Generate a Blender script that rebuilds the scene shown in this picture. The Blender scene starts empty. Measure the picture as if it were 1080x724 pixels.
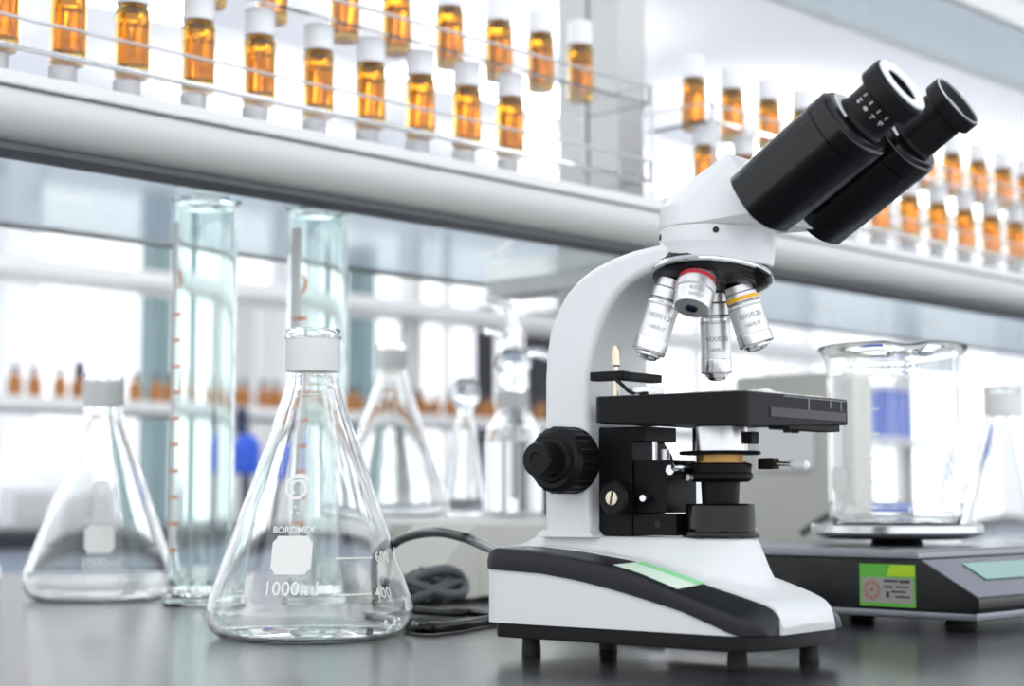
import bpy, bmesh, math, random
from mathutils import Vector, Matrix, Euler
random.seed(7)
S = bpy.context.scene
COL = S.collection
PI = math.pi

# ------------------------------------------------------------------ camera
# room axes: X runs along the bench, Y from the user's side across the bench,
# z = 0 is the bench top.  The photograph is taken as 1080 x 724 pixels.
FPX, HOR, CAMZ, YAW = 1800.0, 525.0, 0.0884, math.radians(46.6)
PITCH = math.atan((HOR - 362) / FPX)
cam_d = bpy.data.cameras.new('camera')
cam = bpy.data.objects.new('camera', cam_d)
COL.objects.link(cam)
cam_d.sensor_width = 36.0
cam_d.lens = FPX / 1080 * 36.0
cam_d.clip_start = 0.02
cam_d.clip_end = 100
cam.location = (0, 0, CAMZ)
cam.rotation_euler = (PI / 2 + PITCH, 0, -YAW)
cam_d.dof.use_dof = True
cam_d.dof.focus_distance = 0.98
cam_d.dof.aperture_fstop = 7.0
S.camera = cam

# ------------------------------------------------------------------ world, view
w = bpy.data.worlds.new('world')
S.world = w
w.use_nodes = True
bg = w.node_tree.nodes['Background']
bg.inputs['Color'].default_value = (0.93, 0.96, 1.0, 1)
bg.inputs['Strength'].default_value = 1.55
S.view_settings.view_transform = 'Standard'
S.view_settings.look = 'None'
S.view_settings.gamma = 1.0
S.view_settings.use_curve_mapping = False
S.view_settings.exposure = 0.2
S.cycles.use_denoising = True
S.cycles.max_bounces = 20
S.cycles.transmission_bounces = 20
S.cycles.glossy_bounces = 6
S.cycles.diffuse_bounces = 4
S.cycles.transparent_max_bounces = 20
S.cycles.sample_clamp_indirect = 8
FILL_EMIT = 7.5

# ------------------------------------------------------------------ pixel helpers
UX, UY = (math.cos(YAW), math.sin(YAW)), (-math.sin(YAW), math.cos(YAW))
def _ray(px, py):
    xc, yc = (px - 540) / FPX, (362 - py) / FPX
    x = xc; d = math.cos(PITCH) - yc * math.sin(PITCH); z = math.sin(PITCH) + yc * math.cos(PITCH)
    return Vector((x * UX[0] + d * UX[1], x * UY[0] + d * UY[1], z)), d
def on_y(px, py, Y):                       # where the pixel's ray meets the plane Y
    r, d = _ray(px, py); return Vector((0, 0, CAMZ)) + r * (Y / r.y)
def at_d(px, py, dist):                    # at a distance along the view
    r, d = _ray(px, py); return Vector((0, 0, CAMZ)) + r * (dist / d)
def on_z(px, py, z):
    r, d = _ray(px, py); return Vector((0, 0, CAMZ)) + r * ((z - CAMZ) / r.z)

# ------------------------------------------------------------------ materials
MATS = {}
def mat(name, color, rough=0.4, metal=0.0, trans=0.0, ior=1.45, emit=None, strength=0.0, noise=0.0, nscale=60.0,
        bump=0.0, coat=0.0, spec=0.5, alpha=1.0, aniso=0.0, sub=0.0):
    if name in MATS: return MATS[name]
    m = bpy.data.materials.new(name); m.use_nodes = True
    nt = m.node_tree; b = nt.nodes['Principled BSDF']
    b.inputs['Base Color'].default_value = (*color, 1)
    b.inputs['Roughness'].default_value = rough
    b.inputs['Metallic'].default_value = metal
    b.inputs['Transmission Weight'].default_value = trans
    b.inputs['IOR'].default_value = ior
    b.inputs['Coat Weight'].default_value = coat
    b.inputs['Specular IOR Level'].default_value = spec
    b.inputs['Alpha'].default_value = alpha
    if sub: b.inputs['Subsurface Weight'].default_value = sub
    if emit:
        b.inputs['Emission Color'].default_value = (*emit, 1)
        b.inputs['Emission Strength'].default_value = strength
    if noise or bump:
        tc = nt.nodes.new('ShaderNodeTexCoord')
        nz = nt.nodes.new('ShaderNodeTexNoise'); nz.inputs['Scale'].default_value = nscale
        nz.inputs['Detail'].default_value = 4
        nt.links.new(tc.outputs['Object'], nz.inputs['Vector'])
        if noise:
            mr = nt.nodes.new('ShaderNodeMapRange')
            mr.inputs['To Min'].default_value = max(0.0, rough - noise); mr.inputs['To Max'].default_value = rough + noise
            nt.links.new(nz.outputs['Fac'], mr.inputs['Value']); nt.links.new(mr.outputs['Result'], b.inputs['Roughness'])
        if bump:
            bp = nt.nodes.new('ShaderNodeBump'); bp.inputs['Strength'].default_value = bump
            bp.inputs['Distance'].default_value = 0.002
            nt.links.new(nz.outputs['Fac'], bp.inputs['Height']); nt.links.new(bp.outputs['Normal'], b.inputs['Normal'])
    MATS[name] = m
    return m
M = dict(
    glass=mat('clear_glass', (0.975, 0.985, 0.98), 0.0, trans=1, ior=1.47),
    cylglass=mat('greenish_glass', (0.89, 0.963, 0.948), 0.0, trans=1, ior=1.47),
    plate=mat('plate_glass', (0.88, 0.95, 0.935), 0.02, trans=1, ior=1.45),
    acrylic=mat('clear_acrylic', (0.985, 0.985, 0.99), 0.02, trans=1, ior=1.16),
    acrylic_edge=mat('frosted_acrylic', (0.93, 0.94, 0.96), 0.35, trans=0.55, ior=1.35),
    amber=mat('amber_glass', (0.73, 0.43, 0.05), 0.02, trans=1, ior=1.50),
    frost=mat('frosted_glass', (0.97, 0.975, 0.965), 0.5, trans=0.35, ior=1.3, bump=0.15, nscale=400),
    amberliq=mat('amber_liquid', (0.96, 0.78, 0.25), 0.0, trans=1, ior=1.34),
    cap=mat('white_cap', (0.88, 0.88, 0.90), 0.45),
    print=mat('white_print', (0.80, 0.80, 0.77), 0.6),
    orange=mat('orange_print', (0.75, 0.24, 0.05), 0.6),
    white=mat('white_enamel', (0.72, 0.74, 0.745), 0.30, coat=0.2),
    offwhite=mat('white_plastic', (0.82, 0.83, 0.84), 0.42, noise=0.06),
    black=mat('black_plastic', (0.008, 0.008, 0.009), 0.36, spec=0.18, noise=0.08, nscale=300),
    gloss=mat('glossy_black', (0.004, 0.004, 0.005), 0.17, spec=0.38),
    satin=mat('satin_black_metal', (0.008, 0.008, 0.009), 0.42, spec=0.15, noise=0.08, nscale=400),
    band=mat('dark_grey_plastic', (0.018, 0.019, 0.024), 0.32, spec=0.25, noise=0.06, nscale=300),
    rubber=mat('black_rubber', (0.012, 0.012, 0.012), 0.6),
    steel=mat('polished_steel', (0.62, 0.62, 0.63), 0.20, 1.0, noise=0.05, nscale=120),
    chrome=mat('bright_chrome', (0.66, 0.67, 0.69), 0.10, 1.0),
    satinsteel=mat('satin_steel', (0.70, 0.70, 0.70), 0.36, 0.8, noise=0.05, nscale=300),
    brass=mat('brass', (0.66, 0.59, 0.47), 0.3, 1.0), bronze=mat('bronze', (0.36, 0.21, 0.07), 0.35, 0.9),
    lens=mat('dark_lens', (0.01, 0.012, 0.03), 0.05, coat=1.0),
    red=mat('red_ring', (0.55, 0.03, 0.06), 0.4), yellow=mat('yellow_ring', (0.9, 0.48, 0.02), 0.4),
    darkink=mat('dark_ink', (0.06, 0.06, 0.07), 0.6), greyink=mat('grey_ink', (0.30, 0.31, 0.32), 0.6),
    greenst=mat('green_sticker', (0.12, 0.46, 0.05), 0.4), limest=mat('lime_sticker', (0.45, 0.65, 0.02), 0.4),
    palest=mat('pale_green_sticker', (0.70, 0.86, 0.72), 0.4), greyst=mat('grey_sticker', (0.34, 0.34, 0.30), 0.5),
    redst=mat('faded_red_print', (0.42, 0.16, 0.13), 0.5), mintst=mat('mint_sticker', (0.30, 0.72, 0.36), 0.4),
    resin=mat('black_resin_worktop', (0.030, 0.031, 0.034), 0.22, noise=0.012, nscale=12, spec=0.9),
    cabinet=mat('grey_blue_cabinet', (0.42, 0.47, 0.55), 0.5),
    alu=mat('grey_aluminium', (0.74, 0.75, 0.73), 0.42, 0.1, noise=0.05, nscale=90),
    alu_white=mat('light_rail', (0.78, 0.79, 0.78), 0.35, 0.1),
    darkstrip=mat('dark_rubber_strip', (0.10, 0.105, 0.115), 0.5),
    column=mat('column_grey', (0.62, 0.63, 0.62), 0.45),
    beige=mat('beige_grey_plastic', (0.60, 0.60, 0.545), 0.5, noise=0.05),
    wall=mat('white_wall', (0.93, 0.94, 0.96), 0.85, bump=0.03, nscale=30),
    ceil=mat('ceiling_white', (0.91, 0.92, 0.96), 0.9),
    floor=mat('floor_grey', (0.62, 0.64, 0.67), 0.4, noise=0.05, nscale=8),
    fill_glow=mat('fill_lamp_glow', (1, 1, 1), 0.5, emit=(1.0, 0.985, 0.96), strength=FILL_EMIT),
    teal=mat('dark_teal_glass', (0.22, 0.32, 0.33), 0.25),
    blackcab=mat('black_cabinet', (0.02, 0.02, 0.03), 0.5),
    blue=mat('blue_plastic', (0.02, 0.10, 0.62), 0.4), navy=mat('navy_plastic', (0.02, 0.03, 0.08), 0.5),
    lcd=mat('green_display', (0.28, 0.46, 0.40), 0.2),
    tissue=mat('white_tissue', (0.92, 0.90, 0.87), 0.9),
    balance=mat('silver_grey_plastic', (0.25, 0.26, 0.29), 0.24, 0.7, noise=0.04, nscale=200),
    brownbottle=mat('brown_glass', (0.50, 0.20, 0.04), 0.2, trans=0.5, ior=1.4),
)

# ------------------------------------------------------------------ mesh helpers
def finish(bm, angle=38):
    bm.normal_update()
    lim = math.radians(angle)
    for f in bm.faces: f.smooth = True
    for e in bm.edges:
        if len(e.link_faces) == 2:
            try: e.smooth = e.calc_face_angle() < lim
            except ValueError: pass
    return bm
def obj(name, data, material, parent=None, angle=38):
    if isinstance(data, bmesh.types.BMesh):
        finish(data, angle)
        me = bpy.data.meshes.new(name); data.to_mesh(me); data.free()
    else: me = data
    if material is not None:
        m = M[material] if isinstance(material, str) else material
        me.materials.clear(); me.materials.append(m)
    o = bpy.data.objects.new(name, me); COL.objects.link(o)
    if parent: o.parent = parent
    wn_ = o.modifiers.new('weighted_normals', 'WEIGHTED_NORMAL'); wn_.keep_sharp = True; wn_.weight = 80
    return o
def tag(o, label, cat, group=None):
    o['label'] = label; o['category'] = cat
    if group: o['group'] = group
    return o
def thing(name, label, cat, loc=(0, 0, 0), rz=0.0, group=None):
    o = bpy.data.objects.new(name, None); COL.objects.link(o)
    o.empty_display_size = 0.02; o.location = loc; o.rotation_euler = (0, 0, rz)
    return tag(o, label, cat, group)
def struct(o): o['kind'] = 'structure'; return o
def box(x0, x1, y0, y1, z0, z1, bev=0.0, seg=2, bm=None):
    b = bmesh.new()
    bmesh.ops.create_cube(b, size=1.0)
    for v in b.verts:
        v.co = Vector(((x0 + x1) / 2 + v.co.x * (x1 - x0), (y0 + y1) / 2 + v.co.y * (y1 - y0), (z0 + z1) / 2 + v.co.z * (z1 - z0)))
    if bev: bmesh.ops.bevel(b, geom=b.edges[:], offset=bev, segments=seg, profile=0.5, affect='EDGES')
    return join(bm, b)
def join(bm, b):
    if bm is None: return b
    me = bpy.data.meshes.new('tmp'); b.to_mesh(me); b.free(); bm.from_mesh(me); bpy.data.meshes.remove(me)
    return bm
def xf(bm, mtx):
    bmesh.ops.transform(bm, matrix=mtx, verts=bm.verts[:]); return bm
def lathe(prof, seg=48, cx=0, cy=0, closed=False, bm=None, knurl=None):
    """prof: (r, z) list; closed joins the last ring to the first (a hollow wall)."""
    q = []
    for k, (r, z) in enumerate(prof):
        q.append((r, z))
        if k + 1 < len(prof):
            r1, z1 = prof[k + 1]; d = math.hypot(r1 - r, z1 - z)
            if d > 0.008 and min(r, r1) > 1e-6:               # support rings keep long walls straight in shading
                for t in (0.0012 / d, 1 - 0.0012 / d): q.append((r + (r1 - r) * t, z + (z1 - z) * t))
    prof = q
    b = bmesh.new(); rings = []
    for r, z in prof:
        if r < 1e-6: rings.append([b.verts.new((cx, cy, z))])
        else:
            rings.append([b.verts.new((cx + r * math.cos(2 * PI * i / seg), cy + r * math.sin(2 * PI * i / seg), z)) for i in range(seg)])
    pairs = list(zip(rings, rings[1:])) + ([(rings[-1], rings[0])] if closed else [])
    for a, c in pairs:
        for i in range(seg):
            j = (i + 1) % seg
            if len(a) == 1 and len(c) == 1: continue
            if len(a) == 1: b.faces.new((a[0], c[j], c[i]))
            elif len(c) == 1: b.faces.new((a[i], a[j], c[0]))
            else: b.faces.new((a[i], a[j], c[j], c[i]))
    if not closed:
        for rg, fl in ((rings[0], True), (rings[-1], False)):
            if len(rg) > 1: b.faces.new(rg[::-1] if fl else rg)
    bmesh.ops.recalc_face_normals(b, faces=b.faces[:])
    return join(bm, b)
def ring(r0, r1, z0, z1, seg=48, cx=0, cy=0, bm=None):
    return lathe([(r0, z0), (r1, z0), (r1, z1), (r0, z1)], seg, cx, cy, True, bm)
def gear(r, dr, z0, z1, teeth=36, bm=None):
    b = bmesh.new(); lo, hi = [], []
    for i in range(teeth * 4):
        a = 2 * PI * i / (teeth * 4); q = r if i % 4 in (0, 1) else r - dr
        lo.append(b.verts.new((q * math.cos(a), q * math.sin(a), z0))); hi.append(b.verts.new((q * math.cos(a), q * math.sin(a), z1)))
    n = len(lo)
    for i in range(n): b.faces.new((lo[i], lo[(i + 1) % n], hi[(i + 1) % n], hi[i]))
    b.faces.new(lo[::-1]); b.faces.new(hi)
    return join(bm, b)
def prism(poly, a0, a1, axis='y', bev=0.0, seg=2, bm=None):
    """polygon in (x,z) extruded along y, or (y,z) along x, or (x,y) along z."""
    b = bmesh.new()
    def P(p, t): return {'y': (p[0], t, p[1]), 'x': (t, p[0], p[1]), 'z': (p[0], p[1], t)}[axis]
    A = [b.verts.new(P(p, a0)) for p in poly]; B = [b.verts.new(P(p, a1)) for p in poly]
    n = len(poly)
    b.faces.new(A); b.faces.new(B[::-1])
    for i in range(n): b.faces.new((A[i], B[i], B[(i + 1) % n], A[(i + 1) % n]))
    bmesh.ops.recalc_face_normals(b, faces=b.faces[:])
    if bev:
        es = [e for e in b.edges if e.calc_face_angle(0) > 0.5]
        bmesh.ops.bevel(b, geom=es, offset=bev, segments=seg, profile=0.5, affect='EDGES')
    return join(bm, b)
def smooth_path(pts, n=8):
    pts = [Vector(p) for p in pts]; out = []
    for i in range(len(pts) - 1):
        p0 = pts[max(i - 1, 0)]; p1 = pts[i]; p2 = pts[i + 1]; p3 = pts[min(i + 2, len(pts) - 1)]
        for k in range(n):
            t = k / n
            out.append(0.5 * ((2 * p1) + (p2 - p0) * t + (2 * p0 - 5 * p1 + 4 * p2 - p3) * t * t + (3 * p1 - p0 - 3 * p2 + p3) * t ** 3))
    out.append(pts[-1]); return out
def tube(path, r, seg=12, bm=None, hollow=0.0):
    b = bmesh.new(); path = [Vector(p) for p in path]
    rad = r if isinstance(r, (list, tuple)) else [r] * len(path)
    nrm = None; rings = []
    for i, p in enumerate(path):
        t = (path[min(i + 1, len(path) - 1)] - path[max(i - 1, 0)]).normalized()
        if nrm is None: nrm = t.orthogonal().normalized()
        nrm = (nrm - t * nrm.dot(t)).normalized(); bi = t.cross(nrm)
        rings.append([b.verts.new(p + (nrm * math.cos(2 * PI * k / seg) + bi * math.sin(2 * PI * k / seg)) * rad[i]) for k in range(seg)])
    for a, c in zip(rings, rings[1:]):
        for k in range(seg): b.faces.new((a[k], a[(k + 1) % seg], c[(k + 1) % seg], c[k]))
    b.faces.new(rings[0][::-1]); b.faces.new(rings[-1])
    bmesh.ops.recalc_face_normals(b, faces=b.faces[:])
    return join(bm, b)
def cyl(p0, p1, r, seg=24, bm=None): return tube([p0, p1], r, seg, bm)
def loft(rows, closed_u=False, caps=True, bm=None):
    b = bmesh.new(); R = [[b.verts.new(p) for p in row] for row in rows]
    n = len(R[0])
    for a, c in zip(R, R[1:]):
        for k in range(n if closed_u else n - 1): b.faces.new((a[k], a[(k + 1) % n], c[(k + 1) % n], c[k]))
    if caps and closed_u: b.faces.new(R[0][::-1]); b.faces.new(R[-1])
    bmesh.ops.recalc_face_normals(b, faces=b.faces[:])
    return join(bm, b)
def hull(pts, bev=0.0, seg=3):
    b = bmesh.new()
    for p in pts: b.verts.new(p)
    r = bmesh.ops.convex_hull(b, input=b.verts[:])
    bmesh.ops.delete(b, geom=[v for v in b.verts if not v.link_faces], context='VERTS')
    bmesh.ops.dissolve_limit(b, angle_limit=0.03, verts=b.verts[:], edges=b.edges[:])
    bmesh.ops.recalc_face_normals(b, faces=b.faces[:])
    if bev:
        es = [e for e in b.edges if e.calc_face_angle(0) > 0.45]
        bmesh.ops.bevel(b, geom=es, offset=bev, segments=seg, profile=0.5, affect='EDGES', clamp_overlap=True)
    return b
def frame(o, xdir, ydir):
    x = Vector(xdir).normalized(); y = Vector(ydir); y = (y - x * y.dot(x)).normalized(); z = x.cross(y)
    m = Matrix.Identity(4)
    for i in range(3): m[i][0] = x[i]; m[i][1] = y[i]; m[i][2] = z[i]; m[i][3] = o[i]
    return m
def zframe(o, zdir):
    z = Vector(zdir).normalized(); x = z.orthogonal().normalized()
    return frame(o, x, z.cross(x))
def text_bm(body, size, bold=0.0):
    cu = bpy.data.curves.new('tmp', 'FONT'); cu.body = body; cu.size = size; cu.align_x = 'CENTER'; cu.align_y = 'CENTER'
    cu.offset = bold; cu.resolution_u = 3
    o = bpy.data.objects.new('tmp', cu); COL.objects.link(o)
    me = bpy.data.meshes.new_from_object(o.evaluated_get(bpy.context.evaluated_depsgraph_get()))
    b = bmesh.new(); b.from_mesh(me)
    bpy.data.objects.remove(o); bpy.data.curves.remove(cu); bpy.data.meshes.remove(me)
    return b
def flat_bm(pts):                                   # flat polygon in xy
    b = bmesh.new(); b.faces.new([b.verts.new((p[0], p[1], 0)) for p in pts]); return b
def grid_bm(x0, x1, y0, y1, nx=8, ny=4, round_r=0.0):
    b = bmesh.new(); V = {}
    for i in range(nx + 1):
        for j in range(ny + 1): V[i, j] = b.verts.new((x0 + (x1 - x0) * i / nx, y0 + (y1 - y0) * j / ny, 0))
    for i in range(nx):
        for j in range(ny): b.faces.new((V[i, j], V[i + 1, j], V[i + 1, j + 1], V[i, j + 1]))
    if round_r:
        for v in b.verts:
            for sx, ex in ((1, x1), (-1, x0)):
                for sy, ey in ((1, y1), (-1, y0)):
                    if abs(v.co.x - ex) < 1e-7 and abs(v.co.y - ey) < 1e-7: v.co.x -= sx * round_r * 0.35; v.co.y -= sy * round_r * 0.35
    return b
def wrap(b, fn):
    for v in b.verts: v.co = Vector(fn(v.co.x, v.co.y))
    return b
def solid(b, t=0.0002):                             # give print a thickness
    bmesh.ops.recalc_face_normals(b, faces=b.faces[:]); b.normal_update()
    src = list(b.verts); faces = list(b.faces)
    bnd = [e for e in b.edges if len(e.link_faces) == 1]
    top = {v: b.verts.new(v.co + v.normal * t) for v in src}
    new = [[top[v] for v in f.verts] for f in faces]
    rim = []
    for e in bnd:
        l = e.link_loops[0]; p, q = l.vert, l.link_loop_next.vert
        rim.append((q, p, top[p], top[q]))
    for f in faces: f.normal_flip()
    for f in new + [list(r[::-1]) for r in rim]: b.faces.new(f)
    bmesh.ops.recalc_face_normals(b, faces=b.faces[:])
    return b
ORD = ['first', 'second', 'third', 'fourth', 'fifth', 'sixth', 'seventh', 'eighth', 'ninth', 'tenth', 'eleventh', 'twelfth',
       'thirteenth', 'fourteenth', 'fifteenth', 'sixteenth', 'seventeenth', 'eighteenth', 'nineteenth', 'twentieth']
ORD += ['twenty-' + o for o in ORD[:9]] + ['thirtieth'] + ['thirty-' + o for o in ORD[:9]]

# ================================================================== THE ROOM
FLOOR, CEIL = -0.82, 2.15
X0, X1, Y0, Y1 = -2.5, 10.0, -2.5, 8.5
struct(obj('floor', box(X0, X1, Y0, Y1, FLOOR - 0.1, FLOOR), 'floor'))
struct(obj('ceiling', box(-0.4, X1, -0.8, Y1, CEIL, CEIL + 0.1), 'ceil'))

def wall_with_openings(name, horiz, at, thick, a0, a1, z0, z1, openings, m):
    """openings: (a0,a1,z0,z1) sorted along the wall; built of solid piers, sills and lintels in one mesh."""
    b = None; cur = a0
    def bx(p, q, r, s):
        nonlocal b
        if q - p < 1e-4 or s - r < 1e-4: return
        b = box(p, q, at, at + thick, r, s, bm=b) if horiz else box(at, at + thick, p, q, r, s, bm=b)
    for (p, q, r, s) in openings:
        bx(cur, p, z0, z1); bx(p, q, z0, r); bx(p, q, s, z1); cur = q
    bx(cur, a1, z0, z1)
    return struct(obj(name, b, m))
back_open = [(3.0, 4.9, -0.1, 1.95), (5.1, 6.9, -0.1, 1.95), (7.2, 9.6, -0.1, 1.95)]
right_open = [(0.6, 2.6, -0.1, 1.9), (2.9, 4.9, -0.1, 1.9), (5.2, 6.7, -0.1, 1.9), (7.0, 8.3, -0.1, 2.0)]
wall_with_openings('wall_back', True, Y1, 0.2, X0, X1 + 0.2, FLOOR, CEIL, back_open, 'wall')
wall_with_openings('wall_right', False, X1, 0.2, Y0, Y1, FLOOR, CEIL, right_open, 'wall')
wi = 1
for horiz, at, ops in ((True, Y1, back_open), (False, X1, right_open)):
    for (p, q, r, s) in ops:
        mid = (p + q) / 2; f = None
        def bar(a, c, d, e):
            global f
            f = box(a, c, at + 0.05, at + 0.11, d, e, bm=f) if horiz else box(at + 0.05, at + 0.11, a, c, d, e, bm=f)
        bar(p, p + 0.05, r, s); bar(q - 0.05, q, r, s); bar(p, q, r, r + 0.05); bar(p, q, s - 0.05, s); bar(mid - 0.03, mid + 0.03, r, s)
        wn = struct(obj('window_%d' % wi, f, 'offwhite'))
        for a, c in ((p + 0.05, mid - 0.03), (mid + 0.03, q - 0.05)):
            obj('pane', box(a, c, at + 0.075, at + 0.081, r + 0.05, s - 0.05) if horiz else box(at + 0.075, at + 0.081, a, c, r + 0.05, s - 0.05), 'acrylic', wn)
        wi += 1
lamp_spots = [(x, y) for y in (3.3, 5.0, 6.7) for x in (0.8, 3.0, 5.2, 7.4, 9.0) if (x, y) not in ((5.2, 3.3), (7.4, 3.3), (9.0, 3.3))]
for i, (xx, yy) in enumerate(lamp_spots):  # hanging lamps added to brighten the ceiling and the far room
    row, pos = ('third', ORD[i]) if i < 2 else (('second', 'first')[(i - 2) // 5], ORD[(i - 2) % 5])
    lt = thing('fill_lamp', 'added hanging fill lamp, %s in the %s row from the back wall' % (pos, row), 'added fill lamp', (xx, yy, CEIL - 0.30), group='added fill lamps')
    obj('diffuser', box(-0.60, 0.60, -0.10, 0.10, -0.03, 0.03, 0.01), 'fill_glow', lt)
    obj('end_cap', box(-0.615, -0.6005, -0.10, 0.10, -0.03, 0.03, 0.003), 'offwhite', lt)
    obj('end_cap', box(0.6005, 0.615, -0.10, 0.10, -0.03, 0.03, 0.003), 'offwhite', lt)
    for sx in (-0.45, 0.45): obj('rod', cyl((sx, 0, 0.0302), (sx, 0, 0.30), 0.006, 8), 'offwhite', lt)

# ================================================================== ISLAND BENCH IN FRONT
BF, BB = 0.30, 1.82
bench = thing('lab_bench', 'near laboratory bench with glossy black resin worktop', 'bench', (0, 0, 0))
obj('worktop', box(-0.9, 3.6, BF, BB, -0.03, 0.0, 0.004), 'resin', bench)
for k in range(5):
    a = -0.86 + k * 0.89
    d = obj('cabinet', box(a, a + 0.87, BF + 0.05, BB - 0.05, FLOOR, -0.0305, 0.003), 'cabinet', bench)
    obj('handle', box(a + 0.36, a + 0.52, BF + 0.025, BF + 0.049, -0.16, -0.145, 0.002), 'steel', d)
    obj('handle', box(a + 0.36, a + 0.52, BB - 0.049, BB - 0.025, -0.16, -0.145, 0.002), 'steel', d)

# ---------------- reagent shelf over the bench
RY, RB = 1.043, 1.447
def rail_prof(y, s):                           # (y,z) outline of the rail; s=+1 faces the user
    p = [(0.000, 0.3815), (0.000, 0.3715), (0.0035, 0.3700), (0.0035, 0.3690)]
    for k in range(9):
        a = k / 8 * PI / 2
        p.append((0.0015 + 0.026 * (1 - math.cos(a)) , 0.3685 - 0.030 * math.sin(a)))
    p += [(0.048, 0.3385), (0.048, 0.3720), (0.052, 0.3720), (0.052, 0.3815)]
    return [(y + s * a, z) for a, z in p]
shelf = thing('reagent_shelf', 'glass reagent shelf with grey aluminium rails across the near bench', 'shelf', (0, 0, 0))
SX0, SX1 = -0.2, 3.3
obj('front_rail', prism(rail_prof(RY, 1), SX0, SX1, 'x'), 'alu', shelf)
obj('back_rail', box(SX0, SX1, RB - 0.007, RB, 0.3430, 0.3550, 0.001), 'darkstrip', shelf)
obj('rail_lip', box(SX0, SX1, RY - 0.0012, RY + 0.05, 0.3722, 0.3822, 0.002), 'alu_white', shelf)
obj('rail_seam', box(SX0, SX1, RY - 0.0004, RY + 0.003, 0.3706, 0.3719), 'darkstrip', shelf)
obj('rack_batten', box(SX0, SX1, 1.147, 1.162, 0.3532, 0.3822, 0.001), 'alu_white', shelf)
obj('seal_strip', box(SX0, SX1, RY + 0.026, RY + 0.060, 0.3325, 0.3384, 0.001), 'darkstrip', shelf)
obj('glass_plate', box(SX0, SX1, RY + 0.054, RB - 0.0073, 0.3450, 0.3530, 0.001), 'plate', shelf)
for cx in (1.442, 3.05):
    c = obj('column', box(cx, cx + 0.05, 1.200, 1.292, 0.0, 1.30, 0.003), 'column', shelf)
    obj('slot', box(cx - 0.0006, cx - 0.0001, 1.243, 1.2465, 0.385, 1.28), 'darkstrip', c)
    obj('bracket', box(cx - 0.004, cx + 0.054, 1.11, 1.40, 0.325, 0.3447, 0.002), 'alu', c)
obj('upper_glass_plate', box(SX0, SX1, 1.155, 1.345, 0.787, 0.795, 0.001), 'plate', shelf)
obj('upper_rail', box(SX0, SX1, 1.140, 1.154, 0.775, 0.815, 0.003), 'alu', shelf)
obj('upper_back_rail', box(SX0, SX1, 1.3405, 1.349, 0.783, 0.801, 0.002), 'alu_white', shelf)

# ---------------- acrylic racks and vials
def rack(x0, x1, label):
    r = thing('vial_rack', label, 'rack', (0, 0, 0))
    t = 0.004; yf, yb = 1.068, 1.160; zb = 0.3823
    obj('base_panel', box(x0, x1, yf, yb, zb, zb + t, 0.0004), 'acrylic', r)
    obj('tier', box(x0 + t, x1 - t, yf + t, yb - t, 0.4065, 0.4098, 0.0004), 'acrylic', r)
    obj('tier', box(x0 + t, x1 - t, yf + t, yb - t, 0.4850, 0.4885, 0.0004), 'acrylic', r)
    obj('front_lip', box(x0 + t, x1 - t, yf, yf + 0.0035, 0.4065, 0.4275, 0.0004), 'acrylic', r)
    obj('front_lip', box(x0 + t, x1 - t, yf, yf + 0.0035, 0.4850, 0.5040, 0.0004), 'acrylic', r)
    for a, c in ((0.4272, 0.4290), (0.5035, 0.5054), (0.4050, 0.4064)):
        obj('polished_edge', box(x0 + t, x1 - t, yf - 0.0003, yf + 0.0042, a, c), 'acrylic_edge', r)
    for xa in (x0, x1 - t):
        e = obj('end_panel', box(xa, xa + t, yf, yb, zb + t, 0.5054, 0.0004), 'acrylic', r)
        obj('polished_edge', box(xa, xa + t, yf, yb, 0.5055, 0.5070), 'acrylic_edge', e)
        obj('polished_edge', box(xa, xa + t, yf - 0.0012, yf - 0.0001, zb + t, 0.5055), 'acrylic_edge', e)
    return r
rackL = rack(0.50, 1.338, 'long clear acrylic two-tier rack left of the shelf column')
rackR = rack(1.436, 2.44, 'clear acrylic two-tier rack right of the shelf column, behind the eyepieces')
VR, VH = 0.0132, 0.055
vial_body = lathe([(0, 0), (VR - 0.0015, 0), (VR, 0.0016), (VR, VH - 0.0045), (VR - 0.0012, VH - 0.0018), (VR - 0.0040, VH - 0.0006), (VR - 0.0042, VH + 0.0002),
                   (VR - 0.0062, VH + 0.0002), (VR - 0.0062, VH - 0.003), (VR - 0.0026, VH - 0.0075), (VR - 0.0022, 0.0075), (VR - 0.0045, 0.0052), (0, 0.0045)], 28)
vial_liq = lathe([(0, 0.0056), (VR - 0.0050, 0.0060), (VR - 0.0025, 0.0082), (VR - 0.0025, VH * 0.72), (0, VH * 0.72)], 24)
vial_cap = lathe([(0, VH + 0.0005), (VR - 0.0008, VH + 0.0005), (VR - 0.0004, VH + 0.002), (VR - 0.0006, VH + 0.0235), (VR - 0.002, VH + 0.0248), (0, VH + 0.0248)], 28)
def keep(bm, name, m):
    finish(bm); me = bpy.data.meshes.new(name); bm.to_mesh(me); bm.free(); me.materials.append(M[m]); return me
me_body, me_cap = keep(vial_body, 'vial_body', 'amber'), keep(vial_cap, 'vial_cap', 'cap')
me_foot = keep(lathe([(0, 0), (0.0105, 0), (0.0105, 0.0185), (0.0085, 0.0185), (0.0085, 0.002), (0, 0.002)], 20), 'vial_foot', 'acrylic_edge')
me_liq = keep(vial_liq, 'vial_liquid', 'amberliq')
def link(name, me, parent, loc=(0, 0, 0)):
    o = bpy.data.objects.new(name, me); COL.objects.link(o); o.parent = parent; o.location = loc; return o
def vial(x, y, z, label, group):
    v = thing('amber_vial', label, 'vial', (x, y, z), group=group)
    link('bottle', me_body, v); link('liquid', me_liq, v); link('cap', me_cap, v); return v
low = [0.621, 0.677, 0.733, 0.795, 0.856, 0.919, 0.978, 1.038, 1.097, 1.155]
up = [0.756, 0.8209, 0.8846, 0.9648, 1.0269, 1.0942, 1.1605, 1.2199, 1.2795]
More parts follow.
